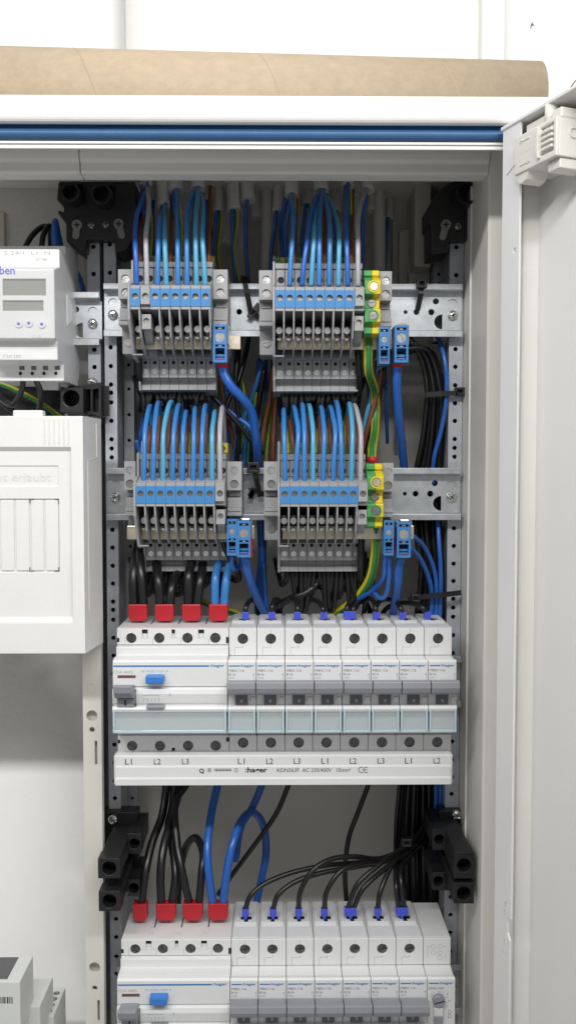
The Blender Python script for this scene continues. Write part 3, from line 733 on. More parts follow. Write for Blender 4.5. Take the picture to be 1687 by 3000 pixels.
def well_screw(x, z, r, th, y=YS+2.0, m='scrdark', deep=True):
    b = B(); b.cyl((x, y+0.02, z), (0,-1,0), r+0.2, 0.1, 16); w_ = b.build('screw_well', 'hole', th)
    if deep: screw(x, y-0.1, z, r*0.86, w_, m, h=1.0)
def line(th, x0, x1, z0, z1, y, m='print', name='printed_line'):
    b = B(); b.box(x0, x1, y-0.06, y, z0, z1); b.build(name, m, th)

def make_mcb(x0, th, timer=False):
    x1 = x0+PM; a, c = x0+0.16, x1-0.16; xm = (x0+x1)/2
    top = ZS
    prof = [(5, top), (YS+2, top), (YS+2, Zs(1921)), (-54, Zs(1925)), (YN+1.2, Zn(1934)), (YN, Zn(1939))]
    if timer: prof += [(YN, Zn(2120)), (YS+2, Zs(2130)), (YS+2, Zs(2222)), (5, Zs(2222))]
    else: prof += nose_lower()
    b = B(); b.prism(prof, a, c); b.build('housing', 'white', th, bevel=0.35)
    zsc = Zs(1872); rs = 3.35
    if not timer:
        shoulder(a, c, top-0.05, Zs(1920), [circ(xm, zsc, rs, 16)], th); well_screw(xm, zsc, rs, th)
        zl_ = Zs(2176); shoulder(a, c, Zs(2154), Zs(2221), [circ(xm, zl_, rs, 16)], th, name='lower_terminal_face'); well_screw(xm, zl_, rs, th, m='togd')
        # top face: two ribs and a raised terminal bridge with the entry slot
        for q in (a+0.15, c-1.3):
            b = B(); b.box(q, q+0.55, YS+1, 4.5, top-0.1, top+0.7); b.build('top_rib', 'white', th)
        b = B(); b.prism([(4.8, top-0.1), (4.8, top+1.4), (-24, top+1.4), (-28, top-0.1)], a+0.9, c-1.5); b.build('terminal_bridge', 'white', th, bevel=0.3, seg=1)
        b = B(); b.box(xm-3.6, xm+3.6, -21, -17, top+1.3, top+1.46); b.box(xm-1.3, xm+1.3, -24, -21, top+1.3, top+1.46); b.build('entry_slot', 'hole', th)
        y = YS-0.0
        line(th, xm-0.12, xm+0.12, zsc+rs, top-0.3, y, 'printl'); line(th, xm-0.12, xm+0.12, Zs(1896), zsc-rs, y, 'printl')
        line(th, x0+3.6, xm+0.12, Zs(1896)-0.12, Zs(1896)+0.12, y, 'printl'); line(th, x0+3.6, x0+3.85, Zs(1919), Zs(1896), y, 'printl')
        # toggle
        tp = [(YN-0.5, Zp(1992,YN)), (-70, Zp(1994,-70)), (-72.5, Zp(1999,-72)), (-73, Zp(2018,-73)), (-71.5, Zp(2033,-72)), (-67, Zp(2036,-67)), (YN-0.5, Zp(2032,YN))]
        b = B(); b.prism(tp, x0+0.2, x1-0.2); tg = b.build('toggle', 'togl', th, bevel=0.5)
        b = B(); b.box(x0+PM*.27, x0+PM*.70, YN-1.6, YN+0.2, Zn(2064), Zn(2033)); tw = b.build('toggle_window', 'togd', th, bevel=0.4, seg=1)
        line(tw, xm-0.9, xm+0.5, Zn(2056), Zn(2047), YN-1.65, 'printl', 'position_mark')
        b = B(); b.box(x0+PM*.80, x1-0.5, YN-1.0, YN+0.2, Zn(2054), Zn(2041)); b.build('side_catch', 'white', th, bevel=0.3, seg=1)
    y = YN-0.08
    line(th, x0+PM*.05, x0+PM*.42, Zn(1952.5), Zn(1949), YN, 'printblue', 'blue_bar')
    text(':hager', x0+PM*.43, x0+PM*.93, Zn(1951), 2.05, y, 'printblue', th, bold=0.02)
    if not timer:
        text('MBN 116', x0+PM*.05, x0+PM*.58, Zn(1964.5), 1.55, y, 'print', th)
        text('B16', x0+PM*.05, x0+PM*.27, Zn(1975.5), 1.5, y, 'print', th)
        text('6000', x0+PM*.05, x0+PM*.25, Zn(1985.5), 1.1, y, 'printl', th)
        line(th, x0+PM*.92, x0+PM*.935, Zn(1990), Zn(1972), YN, 'printl'); line(th, x0+PM*.87, x0+PM*.95, Zn(1977), Zn(1975.5), YN, 'printl')
        # small print on the bevel above the nose
        def frb(p): return Vector((p.x, -54.15-((Zs(1925)-p.z)/(Zs(1925)-Zn(1934)))*4.8, p.z))
        text('2n 4-6 mm\u00b2 Cu T 2Nm', x0+PM*.07, x0+PM*.93, (Zs(1925)*.55+Zn(1934)*.45), 1.3, 0, 'printl', th, fr=frb)
        clear_flap(x0+0.1, x1-0.1, th)
def make_rcd(x0, th):
    x1 = x0+4*PM; a, c = x0+0.1, x1-0.16; top = ZS
    prof = [(5, top), (YS+2, top), (YS+2, Zs(1889)), (YS-3, Zs(1892)), (YS-3, Zs(1916)), (-55, Zp(1926,-55)), (YN+1.2, Zn(1934)), (YN, Zn(1939)), (YN, Zn(2010)),
            (YN+1.5, Zn(2012)), (YN-1.6, Zn(2016)), (YN-2.4, Zn(2030)), (YN-1.4, Zn(2058))]+nose_lower()
    b = B(); b.prism(prof, a, c); b.build('housing', 'white', th, bevel=0.35)
    sx = [Xp(u, 1869, YS) for u in (385, 467, 549.5, 631)]; zsc = Zs(1869); rs = 3.3
    slots = [rect(Xp(416,1850,YS), Xp(433,1850,YS), Zs(1868), Zs(1844)), rect(Xp(503,1850,YS), Xp(513,1850,YS), Zs(1868), Zs(1844)), rect(Xp(581,1850,YS), Xp(598,1850,YS), Zs(1868), Zs(1844))]
    shoulder(a, c, top-0.05, Zs(1888), [circ(q, zsc, rs, 16) for q in sx]+slots, th)
    for q in sx: well_screw(q, zsc, rs, th)
    for s_ in slots:
        b = B(); b.box(s_[0][0]-0.1, s_[1][0]+0.1, YS+1.7, YS+2.05, (s_[0][1]+s_[2][1])/2, s_[2][1]+0.1); b.build('slot_recess', 'hole', th)
    for q in sx:
        line(th, q-4.3, q-4.1, Zs(1888), zsc+0.5, YS, 'printl', 'moulding_line')
    zl_ = Zs(2184); shoulder(a, c, Zs(2154), Zs(2221), [circ(q, zl_, rs, 16) for q in sx]+[rect(sx[1]+7.5, sx[1]+9.6, Zs(2206), Zs(2190))], th, name='lower_terminal_face')
    for q in sx: well_screw(q, zl_, rs, th, m='togd')
    for q in slots[1:2]:
        b = B(); b.box(sx[1]+7.4, sx[1]+9.7, YS+1.8, YS+2.1, Zs(2207), Zs(2189)); b.build('slot_recess', 'hole', th)
    # end notches
    for (q, v0, v1) in ((a-0.02, 1868, 1880), (c-1.6, 1866, 1884), (c-1.6, 2160, 2172), (a-0.02, 2166, 2176)):
        b = B(); b.box(q, q+1.6, YS-0.15, YS+0.5, Zs(v1), Zs(v0)); b.build('side_notch', 'hole', th)
    # top face slots
    for q in range(3):
        xx = (sx[q]+sx[q+1])/2+1.5
        b = B(); b.box(xx-0.5, xx+0.5, -28, -8, top-0.1, top+0.05); b.build('top_slot', 'togd', th)
        b = B(); b.ring((xx-1.2, -36, top-0.05), (0,0,1), 2.0, 1.75, 0.12, 4); b.build('top_mark', 'printl', th)
    y = YN-0.08
    line(th, x0+0.6, Xp(613,1951,YN), Zn(1953), Zn(1948.5), YN, 'printblue', 'blue_bar')
    text(':hager', Xp(616,1951,YN), Xp(658,1951,YN), Zn(1950.5), 2.3, y, 'printblue', th, bold=0.02)
    text('CDA 440D', Xp(333,1968,YN), Xp(391,1968,YN), Zn(1968), 1.7, y, 'printl', th)
    text('40 A/I\u0394n 0,03 A', Xp(413,1966,YN), Xp(493,1966,YN), Zn(1966), 1.7, y, 'printl', th)
    b = B(); b.plate(rect(Xp(345,1981,YN), Xp(398,1981,YN), Zn(1985.5), Zn(1977)), [], YN-0.12, YN+0.1); b.build('indicator_window', 'ind', th)
    bx0, bx1 = Xp(428,1990,-64), Xp(481,1990,-64)
    b = B(); b.box(bx0, bx1, -66.5, YN+0.2, Zp(2002,-65), Zp(1979,-65)); bt = b.build('test_button', 'btn', th, bevel=0.7)
    text('T', (bx0+bx1)/2-0.9, (bx0+bx1)/2+0.9, Zp(1990,-66), 2.2, -66.58, 'printblue', bt)
    # toggle
    tx0, tx1 = Xp(338,2030,-66), Xp(392,2030,-66)
    tp = [(YN+1, Zp(2006,YN)), (-71, Zp(2004,-70)), (-74, Zp(2010,-73)), (-73, Zp(2030,-73)), (-69, Zp(2044,-69)), (YN+1, Zp(2046,YN))]
    b = B(); b.prism(tp, tx0, tx1); b.build('toggle', 'togl', th, bevel=0.6)
    b = B(); b.box(tx0+0.6, tx1-0.2, YN-3.2, YN, Zn(2067), Zn(2042)); tk = b.build('toggle_base', 'togl', th, bevel=0.4, seg=1)
    line(tk, (tx0+tx1)/2-0.5, (tx0+tx1)/2+0.5, Zn(2062), Zn(2046), YN-3.25, 'printk', 'position_mark')
    b = B(); b.box(tx1+0.4, tx1+0.9, YN-2.6, YN, Zn(2067), Zn(2016)); b.build('toggle_seam', 'togd', th)
    for k in range(5):
        xx = Xp(423+k*11,2040,YN); line(th, xx, xx+0.25, Zn(2052), Zn(2040), YN-2.45, 'printl', 'wiring_diagram')
    line(th, Xp(420,2035,YN), Xp(470,2035,YN), Zn(2033), Zn(2032), YN-2.45, 'printl', 'wiring_diagram')
    text('A', Xp(497,2030,YN), Xp(503,2030,YN), Zn(2031), 2.0, YN-2.5, 'printl', th)
    b = B(); b.box(Xp(430,2070,-63), Xp(483,2070,-63), -65, -61, Zp(2075,-64), Zp(2066,-64)); b.build('flap_catch', 'togl', th, bevel=0.4, seg=1)
    clear_flap(x0+0.1, x1-0.3, th)
M['ind'] = mat('indicator_red_brown', (0.16,0.075,0.07), 0.3, var=0.05)
base0 = Vector((XS0+2*PM, -20, Zs(2222)))
rcd = thing('residual_current_switch', base0, 'four-pole residual current switch with blue test button in the upper row', 'switch', 'residual current switches')
make_rcd(XS0, rcd)
copy_tree(rcd, ROW2, 'four-pole residual current switch with blue test button in the lower row')
mcb = thing('circuit_breaker', Vector((XS0+4.5*PM, -20, Zs(2222))), 'circuit breaker with clear label flap, first beside the upper residual current switch', 'breaker', 'miniature circuit breakers')
make_mcb(XS0+4*PM, mcb)
for i in range(1, 8): copy_tree(mcb, (PM*i, 0, 0), 'circuit breaker with clear label flap, %s along from the upper residual current switch' % ORD[i])
for i in range(0, 7): copy_tree(mcb, ROW2+Vector((PM*i, 0, 0)), 'circuit breaker, %s along from the lower residual current switch' % ORD[i])
# staircase timer, last in the lower row
tmr = thing('timer_relay', Vector((XS0+11.5*PM, -20, Zs(2222)))+ROW2, 'white timer relay with round grey dial at the end of the lower row', 'timer')
_keep = (ZS,)
ox, oz = ROW2.x, ROW2.z
sub = thing('tmp', Vector((XS0+11.5*PM, -20, Zs(2222))), None, None)
xt = XS0+11*PM
make_mcb(xt, sub, True)
y = YN-0.08
shoulder(xt+0.16, xt+PM-0.16, ZS-0.05, Zs(1920), [], sub)
text('EMN 001', xt+PM*.05, xt+PM*.58, Zn(1966), 1.55, y, 'print', sub)
zd = Zn(2000); xd = xt+PM*.40
b = B(); b.cyl((xd, YN, zd), (0,-1,0), 4.0, 3.2, 24, r2=3.6); dl = b.build('dial', 'togl', sub, smooth=True)
b = B(); b.plate([(xd-3.4,zd-0.9),(xd-3.2,zd-1.5),(xd+3.4,zd+0.5),(xd+3.2,zd+1.1)], [], YN-3.3, YN-3.15); b.build('dial_groove', 'printk', dl)
for k, an in enumerate((-20, 15, 55, 90, 125, 160, 200)):
    ca, sa = math.cos(R(an)), math.sin(R(an))
    b = B(); b.plate([(xd+4.6*ca-0.1*sa, zd+4.6*sa+0.1*ca),(xd+4.6*ca+0.1*sa, zd+4.6*sa-0.1*ca),(xd+5.7*ca+0.1*sa, zd+5.7*sa-0.1*ca),(xd+5.7*ca-0.1*sa, zd+5.7*sa+0.1*ca)], [], YN-0.06, YN); b.build('dial_tick', 'print', sub)
for s_, xx, v_ in (('3', .14, 1985), ('5', .43, 1977), ('8', .70, 1984), ('10', .74, 2004)):
    text(s_, xt+PM*xx, xt+PM*(xx+.04*len(s_)), Zn(v_), 1.2, y, 'print', sub)
b = B(); b.box(xd-3.2, xd+2.6, YN-2.6, YN+0.1, Zn(2056), Zn(2020)); sl = b.build('slide_switch', 'white', sub, bevel=0.4, seg=1)
b = B(); b.box(xd-3.0, xd+2.4, YN-3.2, YN-1.5, Zn(2066), Zn(2042)); b.build('slide_button', 'togl', sl, bevel=0.4, seg=1)
for k in range(2):
    b = B(); b.ring((xt+PM*.80, YN+0.02, Zn(2038+k*13)), (0,-1,0), 1.2, 0.95, 0.1, 14); b.build('switch_symbol', 'print', sub)
for (xx, v_) in ((.36,1865),(.60,1865),(.36,1884),(.60,1884),(.60,1899)):
    b = B(); b.ring((xt+PM*xx, YS+0.02, Zs(v_)), (0,-1,0), 1.5, 1.3, 0.1, 14); b.build('circuit_symbol', 'printl', sub)
line(sub, xt+PM*.15, xt+PM*.165, Zs(1902), Zs(1865), YS, 'printl'); line(sub, xt+PM*.15, xt+PM*.28, Zs(1866), Zs(1865), YS, 'printl')
line(sub, xt+PM*.80, xt+PM*.815, Zs(1902), Zs(1880), YS, 'printl'); line(sub, xt+PM*.68, xt+PM*.83, Zs(1866), Zs(1865), YS, 'printl')
for ch in list(sub.children): ch.parent = tmr
bpy.data.objects.remove(sub)

# comb busbar under the upper row
YC = -52.0
cx0, cx1 = Xp(339,2250,YC), Xp(1320,2250,YC)
comb = thing('comb_busbar', ((cx0+cx1)/2, -45, Zp(2298,YC)), 'long white comb busbar with black phase lettering under the upper breaker row', 'busbar')
pr = [(YS+2, Zp(2211,YC)), (YC+0.8, Zp(2212,YC)), (YC, Zp(2215,YC)), (YC, Zp(2243,YC)), (YC-0.9, Zp(2245,YC)), (YC-0.9, Zp(2276,YC)), (YC-2.0, Zp(2278,YC)), (YC-2.0, Zp(2297,YC)), (YC+1, Zp(2299,YC)), (YS+2, Zp(2297,YS))]
b = B(); b.prism(pr, cx0, cx1); b.build('cover_strip', 'white', comb, bevel=0.3)
b = B(); b.box(cx0-1.0, cx0-0.01, YC+0.3, YS+2, Zp(2296,YC), Zp(2213,YC)); b.build('end_cap', 'white', comb, bevel=0.3)
b = B(); b.box(cx1+0.01, cx1+1.0, YC+0.3, YS+2, Zp(2296,YC), Zp(2213,YC)); b.build('end_cap', 'white', comb, bevel=0.3)
for s_, u in (('L1',377),('L2',461.5),('L3',543.5),('L1',707),('L2',790),('L3',870),('L1',951),('L2',1034),('L3',1115.5),('L1',1195.5),('L2',1279)):
    text(s_, Xp(u-10,2229,YC), Xp(u+10,2229,YC), Zp(2230,YC), 3.7, YC-0.08, 'printk', comb)
yy = YC-0.98
text(':hager', Xp(719,2256,YC), Xp(783,2256,YC), Zp(2256,YC), 4.4, yy, 'printk', comb, bold=0.03)
text('KDN363F', Xp(812,2255,YC), Xp(876,2255,YC), Zp(2255,YC), 2.5, yy, 'printk', comb)
text('AC 230/400V', Xp(885,2255,YC), Xp(971,2255,YC), Zp(2255,YC), 2.6, yy, 'printk', comb)
text('10mm\u00b2', Xp(985,2255,YC), Xp(1027,2255,YC), Zp(2255,YC), 2.6, yy, 'printk', comb)
def arc_mark(u, inner, nm):
    c = P(u, 2254, YC); b = B(); ro_, ri_ = 2.0, 1.6
    o_ = [(c.x+ro_*math.cos(t), c.z+ro_*math.sin(t)) for t in [R(60)+R(240)*i/12 for i in range(13)]]
    i_ = [(c.x+ri_*math.cos(t), c.z+ri_*math.sin(t)) for t in [R(300)-R(240)*i/12 for i in range(13)]]
    b.plate(o_+i_, [], yy-0.02, yy+0.06)
    b.build(nm, 'printk', comb)
    if inner: b = B(); b.box(c.x-1.5, c.x+0.6, yy-0.02, yy+0.06, c.z-0.2, c.z+0.2); b.build(nm, 'printk', comb)
arc_mark(1058, False, 'conformity_mark'); arc_mark(1072, True, 'conformity_mark')
text('Q', Xp(584,2257,YC), Xp(599,2257,YC), Zp(2257,YC), 3.4, yy, 'printk', comb, bold=0.03)
for u, s_ in ((614, '1'), (692, '2')):
    c = P(u, 2255, YC); b = B(); b.ring((c.x, yy+0.08, c.z), (0,-1,0), 1.3, 1.12, 0.1, 16); b.build('printed_ring', 'printk', comb)
    text(s_, c.x-0.35, c.x+0.35, c.z, 1.4, yy, 'printk', comb)
line(comb, Xp(628,2252,YC), Xp(678,2252,YC), Zp(2255,YC), Zp(2253.6,YC), yy+0.04, 'printk', 'comb_symbol')
for k in range(10):
    x = Xp(630+k*5,2255,YC); line(comb, x, x+0.35, Zp(2259 if k%2 else 2257,YC), Zp(2249,YC), yy+0.04, 'printk', 'comb_symbol')

# ================================================================== left-hand field
# white vertical cover strip with punched holes
Yc = -34.0
xs0, xs1 = Xp(246,2300,Yc), Xp(300,2300,Yc)
hs = []
for (u, v, r) in ((272,2097,16),(270,2138,8),(280.5,2835,16),(279.7,2895,8)):
    q = P(u, v, Yc); hs.append(circ((xs0+xs1)/2+(-0.2), q.z, r/4.45, 18))
for (v0, v1) in ((2169,2239),(2927,2989)): hs.append(rect(xs1-4.6, xs1-2.9, Zp(v1,Yc), Zp(v0,Yc)))
strip = thing('cover_strip', ((xs0+xs1)/2, Yc, ZLOW), 'vertical cream cover strip with round holes beside the breaker rows', 'strip')
b = B(); b.plate(rect(xs0, xs1, ZLOW, Zp(1830,Yc)), hs, Yc, Yc+2); b.build('front_web', 'cream2', strip)
b = B(); b.box(xs0, xs0+1.5, Yc+2, Yc+26, ZLOW, Zp(1830,Yc)); b.build('side_flange', 'cream2', strip)
b = B(); b.box(xs0+1.6, xs1, Yc+5, Yc+6.5, ZLOW, Zp(1830,Yc)); b.build('backing', 'cream2', strip)
q = P(271, 2015, Yc); b = B(); b.ring(((xs0+xs1)/2-0.2, Yc+0.1, q.z), (0,-1,0), 2.9, 2.5, 0.45, 18); b.build('knockout_ring', 'cream2', strip)
# big plain back plate of the meter field
Yp = 52.0
xp1 = Xp(252, 2300, Yp)
pan = thing('meter_plate', (xp1-60, Yp, Zp(2850,Yp)), 'large plain cream plate of the meter field behind the cover strip', 'plate')
b = B(); b.box(XLEFT+5, xp1, Yp, Yp+3, Zp(2850,Yp), Zp(1260,Yp)); b.build('plate', 'cream', pan, bevel=0.8)
text('hager', Xp(17,2773,Yp), Xp(122,2773,Yp), Zp(2773,Yp), 5.6, Yp-0.4, 'cream', pan, name='embossed_lettering')
b = B(); b.box(xp1-1.2, xp1-0.2, Yp-0.3, Yp+1, Zp(2848,Yp), Zp(2828,Yp)); b.build('corner_slot', 'hole', pan)
low = thing('lower_plate', (xp1-60, Yp+4, ZLOW), 'narrow cream plate below the large plain meter plate', 'plate')
b = B(); b.box(XLEFT+5, xp1+1, Yp+4, Yp+6, ZLOW, Zp(2854,Yp)); b.build('plate', 'cream', low)
b = B(); b.ring((xp1-11, Yp+4.1, Zp(2905,Yp)), (0,-1,0), 4.5, 4.0, 0.6, 20); b.build('knockout_ring', 'cream', low)
b = B(); b.box(xp1-18, xp1-3, Yp+3.4, Yp+4.1, Zp(2938,Yp), Zp(2934,Yp)); b.build('moulded_rib', 'cream', low)

# white terminal cover box
YX, YXb = -75.0, -38.0
bx1 = Xp(247, 1570, YX); zt_, zb_ = Zp(1219,YX), Zp(1914,YX); bxb = Xp(300, 1570, YXb)
box = thing('cover_box', (bx1-60, -56, zb_), 'white plastic cover box with recessed panel and vent ribs', 'cover')
rx1 = Xp(211, 1570, YX); rz0, rz1 = Zp(1822,YX), Zp(1311,YX)
b = B(); b.plate(rect(XLEFT+8, bx1, zb_, zt_), [rect(XLEFT+18, rx1, rz0, rz1)], YX, YX+4.5); b.build('front_frame', 'white2', box, bevel=0.5)
b = B(); b.prism([(YX+0.2, rz1), (YX+4, rz1-3.6), (YX+4.4, rz1-3.6), (YX+4.4, rz1)], XLEFT+18, rx1); b.build('recess_bevel', 'white2', box)
b = B(); b.prism([(YX+0.2, rz0), (YX+4, rz0+4.5), (YX+4.4, rz0+4.5), (YX+4.4, rz0)], XLEFT+18, rx1); b.build('recess_bevel', 'white2', box)
b = B(); lz0, lz1, lx1 = Zp(1424,YX), Zp(1365,YX), Xp(169,1400,YX)
sz0, sz1, sx1 = Zp(1676,YX), Zp(1462,YX), Xp(172,1570,YX)
b.plate(rect(XLEFT+18.2, rx1-0.1, rz0+0.1, rz1-0.1), [rect(XLEFT+30, lx1, lz0, lz1), rect(XLEFT+30, sx1, sz0, sz1)], YX+2.6, YX+4.6); b.build('recessed_panel', 'white2', box, bevel=0.25, seg=1)
b = B(); b.box(XLEFT+20, rx1, YX+3.3, YX+5, lz0-0.2, lz1+0.2); b.build('label_recess', 'white2', box)
M['emboss'] = mat('embossed_letter_plastic', (0.735,0.73,0.71), 0.5, var=0.02)
text('nicht erlaubt', Xp(-62,1397,YX), Xp(147,1397,YX), Zp(1397,YX), 5.0, YX+3.0, 'emboss', box, name='embossed_lettering')
du = [172, 128, 86, 41, -4, -50]
for k in range(5):
    a, c = Xp(du[k+1]+2.5,1570,YX), Xp(du[k]-2.5,1570,YX)
    b = B(); b.box(a, c, YX+2.9, YX+5, sz0+0.6, sz1-0.6); b.build('blanking_panel', 'white2', box, bevel=0.4, seg=1)
b = B(); b.box(XLEFT+20, rx1, YX+4.0, YX+5.2, sz0-0.3, sz1+0.3); b.build('slot_backing', 'white2', box)
for (u, su) in ((84, 1), (171, -1)):
    for (v, sv) in ((1461, 1), (1676, -1)):
        c = P(u, v, YX); L = 2.7
        b = B(); b.plate([(c.x,c.z),(c.x+su*L,c.z),(c.x+su*L,c.z-sv*0.5),(c.x+su*0.5,c.z-sv*0.5),(c.x+su*0.5,c.z-sv*L),(c.x,c.z-sv*L)], [], YX+2.45, YX+2.7); b.build('corner_mark', 'print', box)
for k in range(6):
    c = P(132+k*14, 1265, YX); b = B(); b.box(c.x-0.35, c.x+0.35, YX-0.5, YX+0.2, Zp(1302,YX), Zp(1228,YX)); b.build('vent_rib', 'white2', box, bevel=0.25, seg=1)
b = B()
A4 = [(bx1-0.2, YX+0.4, zb_), (bx1-0.2, YX+0.4, zt_), (bxb, YXb, Zp(1228,YXb)), (bxb, YXb, Zp(1881,YXb))]
In = [(bx1-2, YX+4, zb_+2), (bx1-2, YX+4, zt_-2), (bxb-2, YXb, Zp(1228,YXb)-2), (bxb-2, YXb, Zp(1881,YXb)+2)]
b.add(A4+In, [(0,3,2,1),(4,5,6,7),(0,1,5,4),(1,2,6,5),(2,3,7,6),(3,0,4,7)])
b.build('side_panel', 'white2', box)
b = B(); b.add([(XLEFT+8, YX+0.3, zb_), (bx1, YX+0.3, zb_), (bxb, YXb, Zp(1881,YXb)), (XLEFT+8, YXb, Zp(1881,YXb)), (XLEFT+8, YX+0.3, zb_+1.5), (bx1, YX+0.3, zb_+1.5), (bxb, YXb, Zp(1881,YXb)+1.5), (XLEFT+8, YXb, Zp(1881,YXb)+1.5)],
    [(0,1,2,3),(7,6,5,4),(0,4,5,1),(1,5,6,2),(2,6,7,3),(3,7,4,0)]); b.build('bottom_panel', 'white2', box)
b = B(); b.box(XLEFT+8, bx1-0.5, YX+0.4, YXb, zt_-1.6, zt_-0.1); b.build('top_panel', 'white2', box)
b = B(); b.box(Xp(37,1210,YX), Xp(125,1210,YX), YX+1, YX+8, zt_-0.5, Zp(1202,YX+1)); b.build('top_tab', 'white2', box, bevel=0.8)
# seam rib and side screw head on the box flank
def flank(t, z): 
    p = Vector((bx1-0.2,YX+0.4,0)).lerp(Vector((bxb,YXb,0)), t); p.z = z; return p
b = B(); nrm = Vector((0.97,-0.25,0))
pts = [flank(.72, Zp(1240,-50)), flank(.74, Zp(1340,-50)), flank(.24, Zp(1350,-65)), flank(.24, Zp(1790,-65))]
b.tube([p+nrm*0.1 for p in pts[:2]], 0.3, n=6); b.build('flank_seam', 'white2', box)
b = B(); b.tube([pts[1], pts[2]], 0.3, n=6); b.build('flank_seam', 'white2', box)
b = B(); b.tube(pts[2:], 0.3, n=6); b.build('flank_seam', 'white2', box)

# digital time switch
YT = -62.0
def TZ(v): return Zp(v, YT)
tx0, tx1 = Xp(-55, 880, YT), Xp(163, 880, YT)
ts = thing('time_switch', ((tx0+tx1)/2, -20, Zp(1117,-44)), 'white digital time switch with two-line display under a clear cover', 'time switch')
ys = -46.0
pr = [(4, Zp(731,ys)), (ys, Zp(731,ys)), (ys, Zp(784,ys)), (YT+3, Zp(786,YT)), (YT+3, Zp(995,YT)), (ys-8, Zp(999,ys-8)), (ys-8, Zp(1056,ys-8)), (ys+8, Zp(1068,ys+8)), (ys+8, Zp(1117,ys+8)), (4, Zp(1117,ys+8))]
b = B(); b.prism(pr, tx0+1, Xp(170,880,-52)); b.build('housing', 'white', ts, bevel=0.7)
b = B(); b.prism([(8, Zp(726,0)), (-30, Zp(722,-30)), (-30, Zp(1110,-30)), (8, Zp(1110,0))], tx0, Xp(196,880,-28)); b.build('rear_housing', 'white', ts, bevel=0.6)
b = B(); zz0, zz1 = TZ(992), TZ(790)
wins = [rect(Xp(8,850,YT), Xp(134,850,YT), TZ(866), TZ(818)), rect(Xp(8,900,YT), Xp(127,900,YT), TZ(911), TZ(881))]
b.plate(rect(tx0+1.2, tx1-0.6, zz0, zz1), wins, YT+0.6, YT+3.2); b.build('bezel', 'white', ts, bevel=0.4)
for w_ in wins:
    b = B(); b.box(w_[0][0]-0.3, w_[1][0]+0.3, YT+2.2, YT+2.9, w_[0][1]-0.3, w_[2][1]+0.3); b.build('display', 'lcd', ts)
b = B(); b.box(tx0+1, tx1, YT-2.4, YT-1.5, TZ(990), TZ(788)); cv = b.build('clear_cover', 'clear', ts, bevel=0.5)
b = B(); b.box(tx1-0.8, tx1, YT-1.5, YT+3, TZ(990), TZ(788)); b.build('cover_edge', 'clear', cv)
b = B(); b.box(Xp(97,990,YT), Xp(122,990,YT), YT-3.2, YT-0.5, TZ(995), TZ(984)); b.build('cover_tab', 'clear', cv, bevel=0.3)
text('theben', Xp(-45,792,YT), Xp(44,792,YT), TZ(793), 5.2, YT+0.5, 'ferblue', ts, bold=0.02)
for (u, v) in ((56,949),(86,947),(124,950)):
    c = P(u, v, YT); b = B(); b.cyl((c.x, YT+0.7, c.z), (0,-1,0), 2.2, 1.2, 16); k_ = b.build('push_button', 'white', ts, smooth=True)
    b = B(); b.cyl((c.x, YT-0.5, c.z), (0,-1,0), 1.0, 0.1, 12); b.build('button_mark', 'ferblue', k_)
for k in range(4):
    u = 64+k*34.5
    b = B(); y0 = ys+7.9
    c0, c1 = P(u-6, 1072, y0), P(u+9, 1084, y0)
    b.box(c0.x, c1.x, y0-0.05, y0+0.1, c1.z, c0.z); b.build('release_slot', 'togd', ts)
    c0 = P(u-3, 1094, y0); b = B(); b.cyl((c0.x, y0+0.05, c0.z), (0,-1,0), 1.1, 0.12, 12); b.build('test_hole', 'hole', ts)
text('S 24/1  L1  N', Xp(14,745,ys), Xp(148,745,ys), Zp(743,ys), 2.2, ys-0.1, 'printl', ts)
text('230V  50-60Hz', Xp(105,762,ys), Xp(140,762,ys), Zp(762,ys), 2.0, ys-0.1, 'printl', ts)
text('17.5.01 220V', Xp(10,1045,ys-8), Xp(63,1045,ys-8), Zp(1045,ys-8), 2.0, ys-8.1, 'printl', ts)
for k in range(9):
    xx = Xp(196,880,-28); b = B(); y_ = -28+k*1.7; b.box(xx-0.1, xx+0.5, y_, y_+0.7, Zp(960-k*3,-20), Zp(870+k*2,-20)); b.build('grip_rib', 'white', ts)
b = B(); b.box(Xp(120,1130,-24), Xp(172,1130,-24), -24, -18, Zp(1142,-24), Zp(1110,-24)); b.build('foot_catch', 'white', ts, bevel=0.5)

# energy meter at the bottom
M['meter'] = mat('meter_pale_grey_plastic', (0.66,0.675,0.65), 0.45, var=0.02, scale=60)
em = thing('energy_meter', (Xp(40,2950,-40), -40, ZLOW+20), 'pale grey energy meter with barcode and dark display below the meter plate', 'meter')
y1, y2, y3 = -80.0, -58.0, -36.0
zA, zB_, zC = Zp(2872,y1), Zp(2944,y2), Zp(2974,y3)
xa, xb_, xc_ = Xp(60,2900,y1), Xp(118,2960,y2), Xp(158,2985,y3)
b = B(); b.box(xa-90, xa, y1, y1+30, zB_-3, zA); b.build('display_housing', 'meter', em, bevel=0.5)
b = B(); b.box(xa-88, xa-8.5, y1+3, y1+28, zA-0.1, zA+0.12); b.build('display', 'lcdd', em)
b = B(); b.box(xa-90, xb_, y2, y2+34, ZLOW+20, zB_); b.build('body', 'meter', em, bevel=0.5)
b = B(); b.box(xb_-20, xc_, y3, y3+34, ZLOW+20, zC); b.build('terminal_housing', 'meter', em, bevel=0.5)
for k in range(4):
    b = B(); b.cyl((xc_-4.4, y3+6+k*7, zC-0.05), (0,0,1), 2.0, 0.12, 14); w_ = b.build('screw_well', 'hole', em)
    b = B(); b.cyl((xc_-4.4, y3+6+k*7, zC+0.02), (0,0,1), 1.4, 0.12, 12); b.build('screw', 'steeld', w_)
b = B(); yy = y1-0.08
x = xa-30
